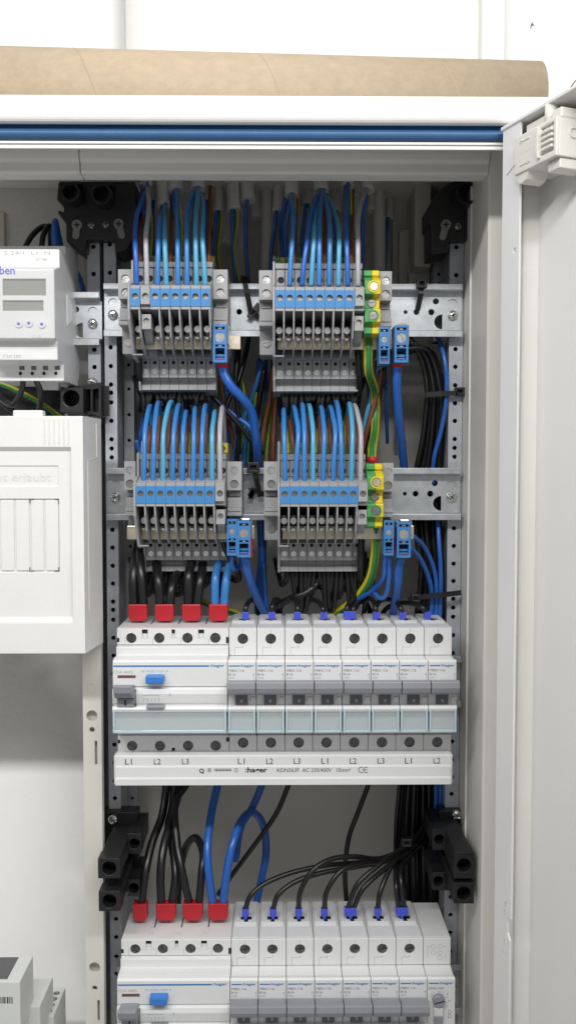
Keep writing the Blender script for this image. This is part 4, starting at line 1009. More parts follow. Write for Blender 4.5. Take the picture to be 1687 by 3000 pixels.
for k in range(26):
    wd = random.choice((0.3,0.5,0.8)); b = B(); b.box(x, x+wd, y1-0.06, y1+0.01, Zp(2935,y1), Zp(2916,y1)); x += wd+random.choice((0.35,0.6))
    if x > xa+2: break
    b.build('barcode_bar', 'printk', em)
text('Vip-L 1', Xp(-8,2960,y2), Xp(38,2960,y2), Zp(2962,y2), 2.8, y2-0.1, 'print', em)
text('By config', Xp(-14,2978,y2), Xp(56,2978,y2), Zp(2979,y2), 2.6, y2-0.1, 'print', em)

# ================================================================== black plastic brackets
def xz(pts, Y): return [(P(u,v,Y).x, P(u,v,Y).z) for (u,v) in pts]
def keyscrew(th, u0, v0, u1, v1, Y, r0, r1):
    a, c = P(u0,v0,Y), P(u1,v1,Y); t = math.atan2(c.z-a.z, c.x-a.x)
    pts = [(a.x+r0*math.cos(q), a.z+r0*math.sin(q)) for q in [t+R(40)+R(280)*i/14 for i in range(15)]]
    pts += [(c.x+r1*math.cos(q), c.z+r1*math.sin(q)) for q in [t-R(80)+R(160)*i/8 for i in range(9)]]
    b = B(); b.plate(pts, [], Y-1.2, Y+0.2); k_ = b.build('keyhole_catch', 'keyg', th, bevel=0.3, seg=1)
    b = B(); b.box(a.x-r0*.55, a.x+r0*.55, Y-1.3, Y-1.1, a.z-0.5, a.z+0.5); b.box(a.x-0.5, a.x+0.5, Y-1.31, Y-1.12, a.z-r0*.55, a.z+r0*.55); b.build('cross_recess', 'hole', k_)
M['keyg'] = mat('grey_catch_plastic', (0.22,0.22,0.22), 0.5, var=0.08)
Yk = -8.0
bk = thing('corner_bracket', P(285, 735, Yk), 'wide black plastic corner bracket with two sockets above twin uprights', 'bracket', 'black corner brackets')
b = B(); b.plate(xz([(172,532),(395,532),(402,610),(398,690),(372,732),(338,742),(336,702),(256,702),(252,738),(232,736),(195,708),(194,655),(171,625),(172,614),(187,622),(187,606),(167,585)], Yk), [], Yk, Yk+30); b.build('body', 'black', bk, bevel=0.8)
for (u, v, r) in ((206,562,29),(297,567,31)):
    c = P(u,v,Yk-14); b = B(); b.ring((c.x, Yk+1, c.z), (0,-1,0), r/4.5, r/4.5-1.8, 15, 24); b.build('socket', 'black', bk)
    b = B(); b.box(c.x-r/4.4, c.x+r/4.4, Yk-13, Yk, c.z+r/5.5, c.z+r/4.2); b.build('socket_web', 'black', bk)
keyscrew(bk, 227, 660, 224, 692, Yk, 3.4, 2.3); keyscrew(bk, 349, 657, 358, 690, Yk, 3.4, 2.3)
panscrew(P(269,661,Yk).x, Yk, P(269,661,Yk).z, 2.4, bk, 'steeld'); panscrew(P(312,659,Yk).x, Yk, P(312,659,Yk).z, 2.4, bk, 'steeld')
bk = thing('corner_bracket', P(1330, 740, Yk), 'black plastic corner bracket with one socket by the cabinet side wall', 'bracket', 'black corner brackets')
b = B(); b.plate(xz([(1290,552),(1330,530),(1402,530),(1402,590),(1376,632),(1374,702),(1318,704),(1316,738),(1262,745),(1261,660),(1255,650),(1255,605),(1270,578)], Yk), [], Yk, Yk+30); b.build('body', 'black', bk, bevel=0.8)
c = P(1367,565,Yk-14); b = B(); b.ring((c.x, Yk+1, c.z), (0,-1,0), 7.4, 5.6, 15, 24); b.build('socket', 'black', bk)
keyscrew(bk, 1305, 659, 1296, 694, Yk, 3.4, 2.3)
panscrew(P(1340,664,Yk).x, Yk, P(1340,664,Yk).z, 2.4, bk, 'steeld')
# small bracket under the time switch
Yk = -28.0
bk = thing('support_bracket', P(240, 1212, Yk), 'black plastic support bracket with round socket between time switch and cover box', 'bracket')
q = P(209,1167,Yk)
b = B(); b.plate(xz([(178,1135),(245,1135),(245,1212),(176,1208)], Yk), [circ(q.x, q.z, 5.2, 20)], Yk, Yk+26); b.build('socket_block', 'black', bk, bevel=0.6)
b = B(); b.plate(xz([(246,1128),(296,1120),(297,1220),(270,1214),(246,1212)], Yk+12), [xz([(256,1140),(266,1140),(266,1205),(256,1205)], Yk+12), xz([(272,1140),(290,1138),(290,1208),(272,1206)], Yk+12)], Yk+12, Yk+24); b.build('ribbed_arm', 'black', bk)
b = B(); b.box(q.x-7, q.x+20, Yk+22, Yk+26, q.z-10, q.z+10); b.build('back_web', 'black', bk)
panscrew(P(273,1121,0).x, -1, P(273,1121,0).z, 3.4, bk)
# cover posts beside the lower row
def post(fr1, fr2, back1, back2, sc, label, sgn):
    th = thing('cover_post', P((fr1[0]+fr1[1])/2, fr2[3], -40), label, 'post', 'black cover posts')
    Y0 = -60.0
    for f in (fr1, fr2):
        c = P((f[0]+f[1])/2, (f[2]+f[3])/2, Y0); x0, x1, z0, z1 = Xp(f[0],c.z and f[2],Y0), Xp(f[1],f[2],Y0), Zp(f[3],Y0), Zp(f[2],Y0)
        b = B(); b.plate(rect(x0,x1,z0,z1), [circ((x0+x1)/2, (z0+z1)/2, 4.3, 20)], Y0, Y0+12); b.build('socket', 'black', th, bevel=0.6)
        b = B(); b.box(x0+0.4, x1-0.4, Y0+12, -2, z0+0.4, z1-0.4); b.build('arm', 'black', th, bevel=0.6)
    for f in (back1, back2):
        c = P((f[0]+f[1])/2, (f[2]+f[3])/2, -26); x0, x1, z0, z1 = Xp(f[0],f[2],-26), Xp(f[1],f[2],-26), Zp(f[3],-26), Zp(f[2],-26)
        b = B(); b.plate(rect(x0,x1,z0,z1), [circ((x0+x1)/2, (z0+z1)/2, 3.4, 16)], -26, -14); b.build('rear_socket', 'black', th, bevel=0.5)
        b = B(); b.box(x0+0.3, x1-0.3, -14, 12, z0+0.3, z1-0.3); b.build('rear_arm', 'black', th, bevel=0.5)
    xs_ = [Xp(q,2500,-3) for q in (min(fr1[0],back1[0]), max(fr1[1],back1[1]))]
    b = B(); b.box(xs_[0]+4, xs_[1]-2, -4, 8, Zp(2610,-3), Zp(2375,-3)); b.build('base', 'black', th, bevel=0.8)
    panscrew(P(sc[0],sc[1],-4).x, -4, P(sc[0],sc[1],-4).z, 3.3, th)
post((287,353,2512,2572), (289,353,2608,2668), (373,414,2440,2500), (373,410,2575,2625), (332,2399), 'black cover post with two square sockets beside the cover strip', 1)
post((1330,1388,2498,2577), (1328,1388,2589,2651), (1266,1306,2430,2492), (1266,1302,2558,2610), (1336,2386), 'black cover post with two square sockets at the cabinet side wall', -1)

# ================================================================== wiring
names = ['upper rail bank without earth terminal', 'upper rail bank with earth terminal', 'middle rail bank without earth terminal', 'middle rail bank with earth terminal']
CN = {'bw1':'blue','bw2':'royal blue','bw3':'teal','greyw':'grey'}
WR = 1.62
TOPC = [(427,548),(480,606),(516,562),(580,556),(855,575),(941,562),(1018,548),(1077,560)]
# upper banks: wires drop from the cables above
for gi, lst in ((0, [(401.5,397,699,400,640,410,590,'bw2'),(431,428,680,434,640,441,590,'greyw'),(462,464.6,690,468,645,474,590,'bw1'),(487.7,483,690,482,650,484,600,'bw3'),
                     (522,520.5,690,520,640,522,570,'bw1'),(548.5,547.5,680,549,630,553,570,'bw1'),(576,573,670,575,625,580,575,'bw3'),(601.6,593,675,594,640,600,590,'bw3')]),
                (1, [(848,856,690,860,640,856,580,'bw1'),(884,899.5,690,910,630,919,570,'bw2'),(911,920,680,923,640,925,590,'bw3'),(934.6,935.6,680,937,630,942,575,'bw1'),
                     (964,966,680,963,630,957,580,'bw1'),(991,993,690,988,650,976,590,'bw3'),(1018.5,1015,690,1013,640,1013,590,'bw2'),(1048.5,1048,690,1048,640,1052,585,'greyw')])):
    for i, (ub, um, vm, u3, v3, ut, vt, m) in enumerate(lst):
        cu, cv = min(TOPC, key=lambda q: abs(q[0]-ut)); k_ = random.uniform(-6,6)
        wire('wire', [(ub,838,-47),(ub-(ub-um)*.35,780,-48),(um,vm+15,-46),(u3,v3,-33),((ut*2+cu)/3,max(vt,cv+20),-14),(cu+k_,cv-4,2),(cu+k_,cv-30,6)], WR, m,
             '%s wire into %s terminal from end cover, %s' % (CN[m], ORD[i if gi == 0 else i+1 if i < 8 else i], names[gi]), 'wires into the terminal banks')
for gi, lst in ((2, [(422,425,439,1187,'bw1'),(449,452.5,463,1177,'bw1'),(478,479.5,500,1175,'bw3'),(506,509.5,523,1184,'bw1'),(534.7,537,544,1203,'bw1'),
                     (566.4,568,571,1193,'bw1'),(590,593,601,1185,'bw1'),(621.6,621.6,629,1203,'bw3'),(645,644,651,1190,'greyw')]),
                (3, [(835.6,832,831,1197,'bw1'),(865,873.5,862,1190,'bw1'),(891,891.5,885.6,1182,'bw1'),(917,916.6,906,1185,'bw3'),(946,949.5,941,1190,'bw1'),
                     (975,982,968,1190,'bw1'),(1001,998,985.6,1175,'bw1'),(1029,1032,1023.6,1180,'bw3'),(1056,1056.4,1039,1185,'greyw')])):
    for i, (ub, um, ua, va, m) in enumerate(lst):
        j = random.uniform(-3,3); d = (ua-um)
        wire('wire', [(ub,1412,-47),(ub+(um-ub)*.4,1350,-49),(um,1268,-46),(um+d*.55,va+28,-36),(ua,va+4,-20),(ua+d*.35,va+14,-2),(ua+d*.5+j,va+80,10),(ua+d*.5+j*2,va+170,16)], WR, m,
             '%s arched wire into %s terminal from end cover, %s' % (CN[m], ORD[i], names[gi]), 'wires into the terminal banks')
# brown and earth wires behind them
for gi, lst in ((2, [(436,440,1250,'brown'),(461,466,1222,'orangeb'),(491,497,1210,'brown'),(518,520,1232,'brown'),(545.6,548,1240,'brown'),(577,580,1228,'brown'),(602.6,605,1215,'brown'),(628,630,1240,'brown')]),
                (3, [(830,827,1240,'brown'),(860,850,1232,'brown'),(901,899,1222,'brown'),(939,936,1222,'brown'),(969,965,1228,'brown'),(1022,1017,1222,'brown'),(1044,1040,1240,'brown')])):
    for i, (ub, ua, va, m) in enumerate(lst):
        wire('wire', [(ub,1352,-33),(ub,1320,-34),((ub+ua)/2,1275,-32),(ua,va+8,-24),(ua,va+2,-14),(ua+2,va+30,-2),(ua+4,va+120,8)], 1.5, m,
             '%s arched wire into the middle tier of the %s' % ('tan' if m == 'orangeb' else 'brown', names[gi]), 'brown arched wires of the %s' % names[gi])
for gi, lst in ((2, [(438,1262),(466,1275),(496,1250),(525,1258),(560,1270),(608,1262),(633,1265)]), (3, [(846,1268),(875,1270),(932,1262),(962,1258),(1014,1250)])):
    for i, (ub, va) in enumerate(lst):
        wire('wire', [(ub,1322,-17),(ub,1300,-18),(ub,va+6,-14),(ub,va,-6),(ub+2,va+30,4),(ub+3,va+100,10)], 1.5, ['green','yellow'], 'green and yellow wire arching into the rear tier, %s' % names[gi], 'earth wires of the %s' % names[gi], stripe=True)
for gi, lst in ((0, [(413,690),(444,690),(500,700),(556,700),(612,690)]), (1, [(862,700),(905,700),(950,700),(985,700),(1028,700)])):
    for i, (ub, va) in enumerate(lst):
        m = 'orangeb' if (i in (2,4) or (gi == 1 and i == 1)) else 'brown'
        if i in (1,3): continue
        wire('wire', [(ub,775,-33),(ub,745,-33),(ub+1,va,-24),(ub+3,640,4),(ub+4,590,26),(ub+5,500,40)], 1.4, m,
             '%s wire rising behind the blue wires of the %s' % ('tan' if m == 'orangeb' else 'brown', names[gi]), 'brown rising wires of the %s' % names[gi])
# sheathed cables coming down from the roof of the cabinet
cabs = [(427,548,6,34),(480,606,6,34),(516,562,6,38),(580,556,6,36),(687,617,24,36),(728,590,24,38),(780,830,40,34),(814,622,30,30),(855,575,6,36),(941,562,6,38),(1018,548,6,34),(1077,560,6,36),(1110,800,40,34),(1140,640,60,24),(640,620,34,28),(612,590,36,26),(900,600,40,28),(455,590,34,26),(985,620,40,28)]
NC = len(cabs)
cabs += [(415,700,52,34),(545,640,50,36),(600,760,52,34),(660,720,50,36),(702,830,54,34),(752,640,50,34),(872,720,52,34),(965,740,52,36),(1040,690,50,34),(1092,620,46,34),(640,560,54,34),(820,860,56,32)]
for i, (u, vb, Y, wd) in enumerate(cabs):
    r = wd/7.6
    wire('sheathed_cable', [(u,vb,Y),(u+random.uniform(-4,4),(vb+440)/2,Y+4),(u+random.uniform(-6,6),400,Y+8)], r, 'sheath', 'grey sheathed cable hanging from the cabinet roof behind the terminal banks', 'grey sheathed supply cables', 'cable', n=14)
    for k, m in enumerate(('bw2','brown',['green','yellow'])):
        if (u > 1090 and k > 1) or i >= NC or (k == 1 and i%3) or (k == 2 and i%2): continue
        uu = u+(k-1)*7; tgt = 1000+random.uniform(0,60)
        wire('cable_core', [(u+(k-1)*2.5,vb-12,Y),(uu,vb+25,Y-2),(uu+random.uniform(-14,14),vb+130,Y+4),(uu+random.uniform(-16,16),880,Y+8),(uu+random.uniform(-26,26),tgt,Y+10),(uu+random.uniform(-40,40),1300,Y+14)], 1.35, m,
             '%s core hanging out of a stripped grey cable behind the terminal banks' % ['dark blue','brown','green and yellow'][k], '%s cable cores' % ['blue','brown','earth'][k], stripe=isinstance(m, list), n=10)
# loose cores between the two bank columns
loose = [((690,880,30),(700,1000,24),(690,1120,20),(700,1250,22),(690,1400,26),'blkwire'),((735,900,34),(725,1010,28),(700,1110,24),(660,1200,20),(640,1330,24),'blkwire'),
         ((775,1080,20),(757,1180,22),(740,1260,28),(735,1340,30),(735,1420,36),'blkwire'),((800,1080,26),(790,1170,26),(770,1280,30),(765,1380,34),(768,1480,36),'brown'),
         ((770,1060,30),(740,1160,30),(705,1250,32),(690,1330,30),(690,1440,34),'bw1'),((760,1050,34),(748,1160,36),(726,1260,34),(715,1340,34),(712,1440,36),'bw2'),
         ((612,1150,14),(655,1195,14),(700,1245,16),(735,1290,18),(770,1330,20),'blkwire'),((600,1140,20),(650,1185,22),(690,1220,22),(730,1250,20),(765,1310,24),'bw2'),
         ((812,1080,32),(806,1200,30),(800,1320,30),(798,1400,32),(795,1500,34),'brown'),((640,1100,34),(662,1200,34),(680,1280,36),(695,1350,38),(700,1450,38),'brown')]
for i, q in enumerate(loose):
    wire('loose_wire', q[:5], 1.7, q[5], 'loose %s wire crossing the gap between the terminal banks' % {'blkwire':'black','brown':'brown','bw1':'blue','bw2':'dark blue'}[q[5]], 'loose wires between the terminal banks')
for i, (q) in enumerate([((748,1150,30),(742,1230,28),(730,1320,30),(728,1420,34)),((802,1120,36),(790,1220,36),(778,1330,38),(775,1430,40)),((690,960,36),(700,1080,36),(716,1180,36),(706,1330,38))]):
    wire('loose_wire', q, 1.5, ['green','yellow'], 'loose green and yellow wire in the gap between the terminal banks', 'loose earth wires', stripe=True)
for i, q in enumerate([((1115,1085,-4),(1100,1170,-2),(1080,1240,0),(1060,1330,4),(1055,1420,8)),((1105,1075,0),(1085,1170,4),(1066,1250,6),(1050,1330,10),(1045,1430,12)),((1125,1080,6),(1108,1180,4),(1088,1255,4),(1068,1340,8),(1066,1430,10))]):
    wire('loose_wire', q, 1.6, ['brown','bw3','blkwire'][i], 'loose %s wire slanting past the red-collared earth terminal' % ['brown','teal blue','black'][i], 'loose wires by the earth terminals')
# earth conductors
wire('earth_cable', [(1078,985,-30),(1078,1040,-30),(1080,1090,-24),(1096,1140,-4),(1100,1200,2),(1097,1270,-6),(1090,1310,-26),(1088,1348,-36)], 2.9, ['green','yellow'], 'thick green and yellow cable linking the two earth terminals', None, 'cable', True, 14)
wire('earth_cable', [(1100,1540,-28),(1098,1620,-24),(1085,1690,-14),(1050,1745,0),(1000,1785,10),(960,1815,14),(900,1850,20)], 3.0, ['green','yellow'], 'thick green and yellow cable curving down from the red-collared earth terminal', None, 'cable', True, 14)
c = P(1090,1346,-37); b = B(); b.cyl((c.x,c.y,c.z-2.0), (0,0,1), 3.4, 3.8, 18); tag(b.build('ferrule_collar', 'red', smooth=True), 'red ferrule collar on top of the middle rail earth terminal', 'ferrule')
wire('earth_cable', [(520,1720,30),(560,1745,30),(620,1775,30),(690,1795,30),(760,1830,34)], 2.2, ['green','yellow'], 'green and yellow cable running low behind the red ferrules', None, 'cable', True)
# thick blue cables
def big(name, pts, label, r=2.85, m='bwk'): return wire(name, pts, r, m, label, 'thick blue neutral cables', 'cable', n=16)
big('neutral_cable', [(652,1050,-34),(655,1090,-34),(676,1130,-34),(711,1168,-30),(739,1212,-22),(751,1290,-12),(757,1370,4),(760,1440,16),(765,1560,22),(770,1700,26),(760,1840,28)], 'thick blue cable bending down from the lone clamp on the upper rail')
big('neutral_cable', [(1163,1058,-34),(1162,1100,-34),(1163,1150,-30),(1168,1230,-20),(1180,1340,2),(1186,1420,14),(1186,1520,18),(1180,1600,20)], 'thick blue cable hanging straight from the large clamp below the upper rail end')
big('neutral_cable', [(1178,1625,-36),(1168,1660,-34),(1165,1710,-28),(1158,1760,-12),(1148,1815,6),(1140,1880,14)], 'thick blue cable hanging from the large clamp below the middle rail end')
big('neutral_cable', [(716,1625,-36),(722,1660,-34),(733,1700,-26),(752,1750,-10),(777,1800,6),(800,1860,16)], 'thick blue cable curving down from the large clamp beside the cable tie')
big('neutral_cable', [(768,1480,30),(772,1580,30),(762,1680,32),(755,1780,34),(760,1850,34)], 'dark thick blue cable behind the middle rail gap', 2.6)
for (u, v0, v1, Y, lab) in ((653,1042,1078,-34,'red sleeve on the cable below the lone blue clamp'),(1164,1050,1078,-34,'red sleeve on the cable below the upper rail end clamp'),):
    c = P(u, v1, Y); h = P(u,v0,Y).z-c.z
    b = B(); b.cyl((c.x,c.y,c.z), (0,0,1), 3.5, h, 18); tag(b.build('ferrule_sleeve', 'red', smooth=True), lab, 'ferrule')
c = P(1160,1600,-36); b = B(); b.box(c.x-1.5,c.x+4,-37,-30,c.z-5,c.z+10); tag(b.build('ferrule_sleeve','red',bevel=0.5), 'red sleeve behind the large clamp below the middle rail end', 'ferrule')
c = P(730,1610,-36); b = B(); b.box(c.x-4,c.x+2.2,-38,-30,c.z-5,c.z+10); tag(b.build('ferrule_sleeve','red',bevel=0.5), 'red sleeve behind the large clamp beside the cable tie', 'ferrule')
# thin blue wires by the clamps
def thin(pts, label, m='bw2', r=1.55): wire('thin_wire', pts, r, m, label, 'thin blue wires by the clamps')
thin([(1130,1620,-36),(1127,1650,-34),(1122,1695,-28),(1094,1728,-14),(1051,1755,-2),(1010,1795,8),(980,1840,14)], 'thin blue wire sweeping away from the small clamp below the middle rail end')
thin([(1139,1620,-36),(1140,1655,-34),(1139,1695,-30),(1130,1742,-24),(1113,1752,-20),(1099,1737,-14),(1092,1690,-2),(1100,1640,10)], 'thin blue wire looping under the small clamp below the middle rail end')
thin([(1195,1568,-30),(1212,1573,-26),(1242,1603,-14),(1268,1660,-6),(1277,1720,-4),(1277,1830,0),(1290,2100,10),(1290,2300,12),(1288,2500,14)], 'outer thin blue wire arching from the large clamp to the side bundle')
thin([(1190,1600,-30),(1203,1606,-28),(1231,1638,-16),(1254,1690,-8),(1264,1745,-4),(1262,1830,0),(1268,2000,8)], 'inner thin blue wire arching from the large clamp to the side bundle')
thin([(1276,1490,16),(1281,1530,4),(1286,1600,-2),(1290,1700,-4),(1287,1830,0),(1281,2100,10),(1277,2300,12),(1274,2500,14)], 'straight thin blue wire beside the side bundle below the middle rail')
thin([(1270,960,16),(1286,1000,8),(1300,1045,2),(1307,1110,0),(1304,1190,0),(1289,1270,4),(1272,1335,8),(1267,1390,12),(1268,1500,16)], 'thin blue wire lying over the black bundle between the rails')
thin([(850,568,20),(838,590,22),(824,640,26),(824,700,34),(835,780,40)], 'dark blue wire curling out of a cable above the upper banks')
thin([(682,1628,-34),(680,1655,-32),(690,1668,-28),(705,1650,-20),(720,1600,-6)], 'thin blue wire curling under the small clamp beside the cable tie')
thin([(772,1650,22),(776,1720,18),(780,1800,18),(770,1860,20)], 'thin dark blue wire hanging behind the thick blue cable')
thin([(400,1290,10),(412,1330,12),(420,1380,14),(430,1450,16)], 'thin blue wire end behind the middle rail end bracket')
# black side bundle
random.seed(21)
for i in range(26):
    f = (i%13)/12.0+(0.04 if i > 12 else 0); Y = (6 if i < 13 else 16)+(i*7%5)*3
    us = 1195+random.uniform(-6,10)
    wire('bundle_wire', [(us,985+f*45,Y-10),(1212+f*30,1012+f*30-20*f,Y-8),(1238+f*34,1070-20*f,Y),(1250+f*46,1140,Y),(1248+f*52,1190,Y),(1236+f*62,1290,Y+4),(1218+f*76,1380,Y+8),(1212+f*78,1470,Y+8),
        (1216+f*76,1560,Y+4),(1232+f*64,1660,Y+2),(1222+f*74,1780,Y+2),(1208+f*84,1880,Y+6),(1190+f*70,2050,Y+10),(1170+f*104,2300,Y+12),(1160+f*118,2420,Y+12),(1160+f*120,2560,Y+12),(1170+f*110,2750,Y+12)], 1.75, 'blkwire',
        'black wire of the thick bundle running down the cabinet side', 'black wires of the side bundle', n=8)
# black loops under the banks
random.seed(5)
for gi in range(4):
    xs, dz = BX[gi]; u0, pp, vb = banks[gi][0], banks[gi][1], banks[gi][2]
    dv = vb-1475
    lo = 1676+dv if gi > 1 else vb+246
    for i in [q/2 for q in range(2*len(banks[gi][3])-1)]:
        u = u0+8+(pp*0.93)*(i+0.5)
        s = random.uniform(-18,18); dp = random.uniform(22,60) if gi != 3 else random.uniform(25,110)
        wire('loop_wire', [(u,lo-10,-1),(u+s*.2,lo+18,-2),(u+s*.6,lo+dp,0),(u+s*1.4,lo+dp+8,12),(u+s*2,lo+dp-18,24),(u+s*3,lo-40,34)], 1.75, 'blkwire', 'black wire looping back from under the %s' % names[gi], 'black loops under the %s' % names[gi])
wire('loop_wire', [(408,1000,-18),(407,1040,-18),(410,1100,-14),(408,1135,-6),(414,1165,2),(430,1185,14)], 2.0, 'blkwire', 'black wire hanging from the grey terminal of the upper rail bank without earth terminal', 'black feed wires of the banks')
wire('loop_wire', [(1046,1000,-22),(1050,1060,-22),(1052,1110,-16),(1046,1150,-4),(1020,1175,8),(980,1180,18)], 2.2, 'blkwire', 'black wire hanging from the grey terminal of the upper rail bank with earth terminal', 'black feed wires of the banks')
wire('loop_wire', [(1058,1560,-22),(1057,1620,-20),(1056,1670,-14),(1054,1698,-6),(1058,1690,8),(1066,1620,20)], 2.4, 'blkwire', 'black wire hanging from the grey terminal of the middle rail bank with earth terminal', 'black feed wires of the banks')
wire('loop_wire', [(650,1560,-20),(662,1610,-18),(690,1660,-14),(700,1690,-4),(690,1700,6),(660,1680,14)], 2.2, 'blkwire', 'black wire hanging from the grey terminal, middle rail bank without earth terminal', 'black feed wires of the banks')
for i, q in enumerate([((872,1728,10),(910,1726,4),(930,1700,0),(938,1675,2),(935,1640,10)),((800,1780,6),(850,1755,0),(900,1735,-2),(935,1700,2),(950,1660,10)),((930,1715,8),(960,1722,2),(990,1722,0),(1003,1705,0),(1000,1670,8)),((1018,1730,6),(1012,1700,2),(1020,1670,4),(1030,1640,12)),((965,1660,6),(985,1680,0),(1005,1695,0),(1030,1680,6))]):
    wire('loop_wire', q, 2.6 if i < 4 else 2.0, 'blkwire', 'thick black wire loop hanging free below the middle rail bank with earth terminal', 'free black loops')
# ------------------------------------------------ ferruled feeds of the breakers
def ferrule_red(u0, u1, v0, v1, Y, parent):
    x0, x1, z0, z1 = Xp(u0,v1,Y), Xp(u1,v1,Y), Zp(v1,Y), Zp(v0,Y); e = (x1-x0)*0.14
    b = B(); b.plate([(x0+e,z0),(x1-e,z0),(x1,z0+e*1.2),(x1,z1),(x0,z1),(x0,z0+e*1.2)], [], Y-3.6, Y+3.6); b.build('ferrule', 'red', parent, bevel=0.7)
YFR = -22
def twin(u0, u1, v0, v1, paths, m, label, r=2.6):
    th = thing('feed_cable', P((u0+u1)/2, v1, YFR), label, 'cable', 'red-ferruled feed cables')
    ferrule_red(u0, u1, v0, v1, YFR, th)
    for p in paths: wire('core', p, r, m, None, parent=th, n=14)
twin(379,434,1768,1816,[[(392,1775,-22),(390.5,1700,-22),(397,1640,-14),(408,1590,4),(420,1540,20)],[(420,1775,-22),(414.6,1690,-22),(411,1620,-12),(418,1570,6),(430,1520,20)]],'blkwire','twin black cable in red ferrule, first pole of the upper residual current switch',3.1)
twin(456,511,1768,1816,[[(470,1775,-22),(465,1705,-22),(460,1660,-12),(462,1600,6),(470,1540,20)],[(497.5,1775,-22),(504,1722,-20),(521,1680,-8),(545,1650,8),(560,1600,22)]],'blkwire','twin black cable in red ferrule, second pole of the upper residual current switch',3.1)
twin(535,590,1768,1816,[[(552.6,1775,-22),(553,1690,-22),(560,1650,-10),(570,1600,8),(575,1540,20)],[(577,1775,-22),(587,1700,-20),(594,1660,-8),(600,1610,8),(605,1540,22)]],'blkwire','twin black cable in red ferrule, third pole of the upper residual current switch',3.1)
twin(613,668,1768,1816,[[(630,1775,-22),(631,1700,-22),(638,1660,-14),(646,1600,2),(650,1540,18)],[(656,1775,-22),(662,1705,-22),(673,1655,-14),(683,1600,2),(690,1540,18)]],'bw1','twin blue cable in red ferrule, neutral pole of the upper residual current switch',2.7)
twin(392,434,2640,2688,[[(415,2648,-22),(425.6,2560,-20),(446,2470,-8),(475,2390,6),(488,2300,16),(492,2220,20)]],'blkwire','single black cable in a red ferrule at the lower residual current switch',2.8)
twin(459,517,2640,2688,[[(473,2648,-22),(471,2560,-22),(480,2480,-14),(505,2390,2),(530,2300,14),(545,2220,20)],[(504,2648,-22),(515,2560,-18),(504,2470,-4),(494,2420,4),(508,2350,12),(512,2220,20)]],'blkwire','twin black cable in red ferrule, second pole of the lower residual current switch',2.8)
twin(537,595,2640,2688,[[(556,2648,-22),(533,2550,-22),(517,2450,-10),(514,2350,4),(547,2295,14),(560,2220,20)],[(583,2648,-22),(591,2560,-20),(595,2500,-12),(575,2455,2),(546,2480,14),(527,2560,20),(520,2660,24)]],'blkwire','twin black cable in red ferrule with a loop, lower residual current switch',2.6)
twin(611,669,2640,2688,[[(624.5,2648,-22),(612,2560,-24),(608,2480,-18),(620,2380,-2),(639,2292,10),(645,2220,16)],[(653.5,2648,-22),(664,2560,-24),(682.5,2470,-18),(707,2405,-4),(740.5,2380,12),(772,2420,24),(779,2500,30),(765,2580,32),(748,2660,34)]],'bwk','twin blue cable in red ferrule with a tall loop, lower residual current switch',2.75)
big('neutral_cable', [(782,2220,24),(768,2295,24),(738,2368,22),(705,2425,20),(690,2520,26)], 'dark thick blue cable slanting behind the tall blue loop', 2.6)
def mcbfeed(u, vt, wide, paths, label, row):
    th = thing('breaker_feed', P(u, vt+22, YFR), label, 'wire', 'blue-ferruled breaker feeds')
    Y = -20; hw = 18 if wide else 10
    x0, x1 = Xp(u-hw,vt,Y), Xp(u+hw,vt,Y); z1 = Zp(vt-(10 if wide else 8),Y); z0 = Zp(vt+22,Y)
    b = B(); b.plate([(x0+0.5,z0+2),((x0+x1)/2-1.2,z0+2),((x0+x1)/2-1.0,z0),((x0+x1)/2+1.0,z0),((x0+x1)/2+1.2,z0+2),(x1-0.5,z0+2),(x1,z0+3),(x1,z1),(x0,z1),(x0,z0+3)], [], Y-1.9, Y+1.9); b.build('ferrule', 'ferblue', th, bevel=0.4)
    for p in paths: wire('core', p, 1.75, 'blkwire', None, parent=th, n=10)
S1 = 1798
up = [(719,0,[[(719,S1,-20),(722,1775,-18),(735,1758,-6),(752,1770,8),(760,1830,16)]]),
      (796.6,0,[[(796,S1,-20),(798,1775,-20),(806,1757,-10),(818,1765,4),(822,1830,16)]]),
      (871,0,[[(871,S1,-20),(871,1775,-18),(862,1752,-6),(838,1762,6),(815,1790,16),(800,1840,20)]]),
      (948,0,[[(948,S1,-20),(945,1782,-20),(930,1762,-12),(908,1760,-2),(890,1790,8),(882,1850,14)]]),
      (1023.6,1,[[(1015,S1,-20),(1018,1775,-18),(1035,1757,-4),(1062,1752,10),(1085,1790,18)],[(1032,S1,-20),(1037,1778,-18),(1052,1765,-4),(1075,1770,10),(1090,1830,18)]]),
      (1101.5,0,[[(1101,S1,-20),(1099,1780,-20),(1090,1757,-12),(1074,1757,-2),(1066,1790,8),(1060,1850,14)]]),
      (1178.5,0,[[(1178,S1,-20),(1172,1780,-20),(1155,1760,-10),(1120,1757,0),(1098,1785,8),(1090,1850,16)]]),
      (1250.6,0,[[(1248,S1,-20),(1236,1780,-20),(1205,1768,-12),(1165,1768,-2),(1125,1790,8),(1105,1850,16)]])]
for i, (u, wd, ps) in enumerate(up): mcbfeed(u, 1800, wd, ps, '%s blue-ferruled black feed from the red ferrules of the upper breaker row' % ORD[i], 1)
S2 = 2664
